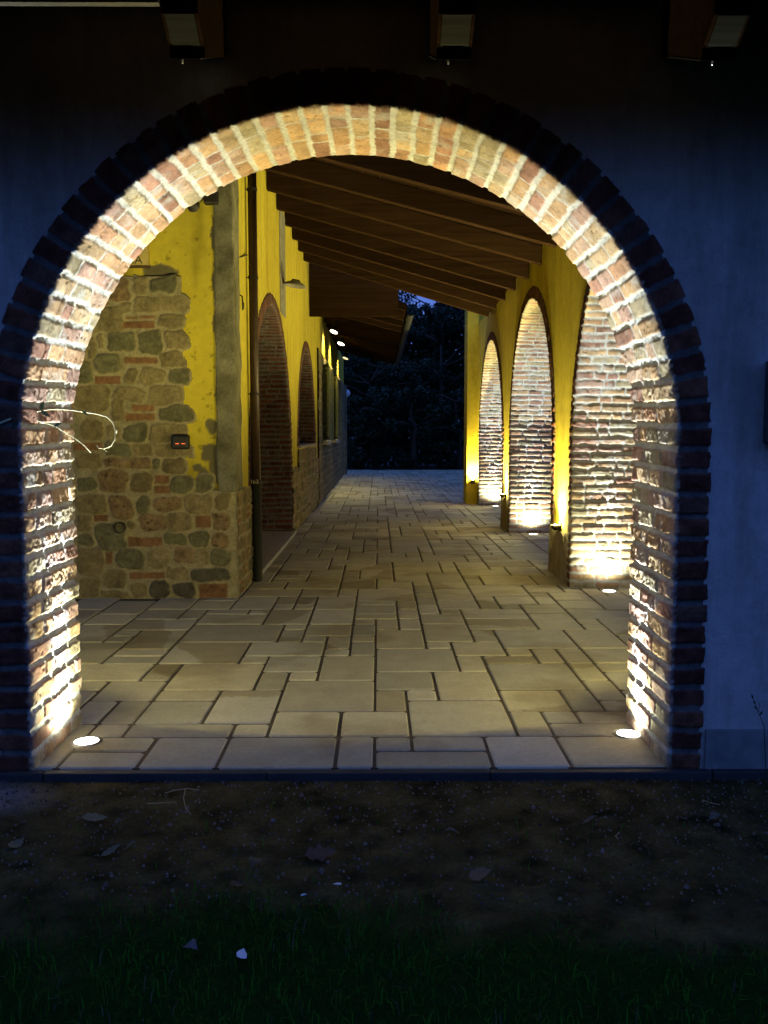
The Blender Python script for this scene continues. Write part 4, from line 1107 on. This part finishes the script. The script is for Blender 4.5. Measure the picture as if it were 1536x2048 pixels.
# unseen leaf mass added behind viewer and at right: blocks low dusk sky
rs = np.random.RandomState(8); N = 42000
x = rs.uniform(-16, 16, N); top = 6.3 - .16 * (x + 4) + 1.1 * (fbm(x, x * 0, 2.5, 700, 3) * 2); z = rs.uniform(0, 1, N) ** .9 * top; y = -7.5 + rs.uniform(-1, 1, N) - .02 * x * x
sd = rs.uniform(0, 1, N) < .42
y = np.where(sd, rs.uniform(1, 44, N), y); x = np.where(sd, 8.2 + rs.uniform(-1, 1, N), x); z = np.where(sd, rs.uniform(0, 1, N) * 9, z)
c = np.stack([x, y, z], 1); e1 = rs.normal(size=(N, 3)); e1 /= np.linalg.norm(e1, axis=1)[:, None]; e2 = np.cross(e1, rs.normal(size=(N, 3))); e2 /= np.linalg.norm(e2, axis=1)[:, None]
s_ = rs.uniform(.10, .24, (N, 1)); q = np.stack([c - e1 * s_, c + e2 * s_ * .6, c + e1 * s_, c - e2 * s_ * .6], 1).reshape(-1, 3)
me = bpy.data.meshes.new('sky_blocking_leaves'); me.vertices.add(4 * N); me.vertices.foreach_set('co', q.reshape(-1).astype(np.float32))
me.loops.add(4 * N); me.loops.foreach_set('vertex_index', np.arange(4 * N, dtype=np.int32)); me.polygons.add(N)
me.polygons.foreach_set('loop_start', np.arange(0, 4 * N, 4, dtype=np.int32)); me.polygons.foreach_set('loop_total', np.full(N, 4, dtype=np.int32))
me.update(calc_edges=True); me.materials.append(M_leaf); tag(link(bpy.data.objects.new('sky_blocking_leaves', me)), kind='stuff')

# ------------------------------------------------------------------ WORLD / CAMERA / RENDER
w = bpy.data.worlds.new('World'); scene.world = w; w.use_nodes = True
nt = w.node_tree; bg = nt.nodes['Background']
sky = nt.nodes.new('ShaderNodeTexSky'); sky.sky_type = 'NISHITA'; sky.sun_disc = False
sky.sun_elevation = R(-3.0); sky.sun_rotation = R(150); sky.ozone_density = 6.0; sky.air_density = 1.0; sky.dust_density = .3
tint = nt.nodes.new('ShaderNodeMix'); tint.data_type = 'RGBA'; tint.blend_type = 'MULTIPLY'; tint.inputs[0].default_value = 1.0
nt.links.new(sky.outputs[0], tint.inputs[6]); tint.inputs[7].default_value = (.72, 1.35, 1.0, 1)
flat = nt.nodes.new('ShaderNodeMix'); flat.data_type = 'RGBA'; flat.inputs[0].default_value = .72
nt.links.new(tint.outputs[2], flat.inputs[6]); flat.inputs[7].default_value = (.0068, .0165, .056, 1)
nt.links.new(flat.outputs[2], bg.inputs[0]); bg.inputs[1].default_value = 15.5

cam = bpy.data.cameras.new('Camera'); cam.sensor_fit = 'VERTICAL'; cam.sensor_height = 24; cam.lens = 24 * F / 2048
cam.clip_start = .05; cam.clip_end = 600
co = bpy.data.objects.new('Camera', cam); co.location = (0, 0, CZ)
co.rotation_euler = (R(90) - PITCH, 0, -YAW); link(co); scene.camera = co

scene.render.engine = 'CYCLES'
scene.cycles.use_denoising = True
try: scene.cycles.denoiser = 'OPENIMAGEDENOISE'
except Exception: pass
scene.cycles.max_bounces = 7; scene.cycles.diffuse_bounces = 5; scene.cycles.glossy_bounces = 2; scene.cycles.transmission_bounces = 2
scene.cycles.sample_clamp_indirect = 4.0; scene.cycles.caustics_reflective = False; scene.cycles.caustics_refractive = False
vs = scene.view_settings; vs.view_transform = 'Standard'; vs.look = 'None'; vs.exposure = 0; vs.gamma = 1
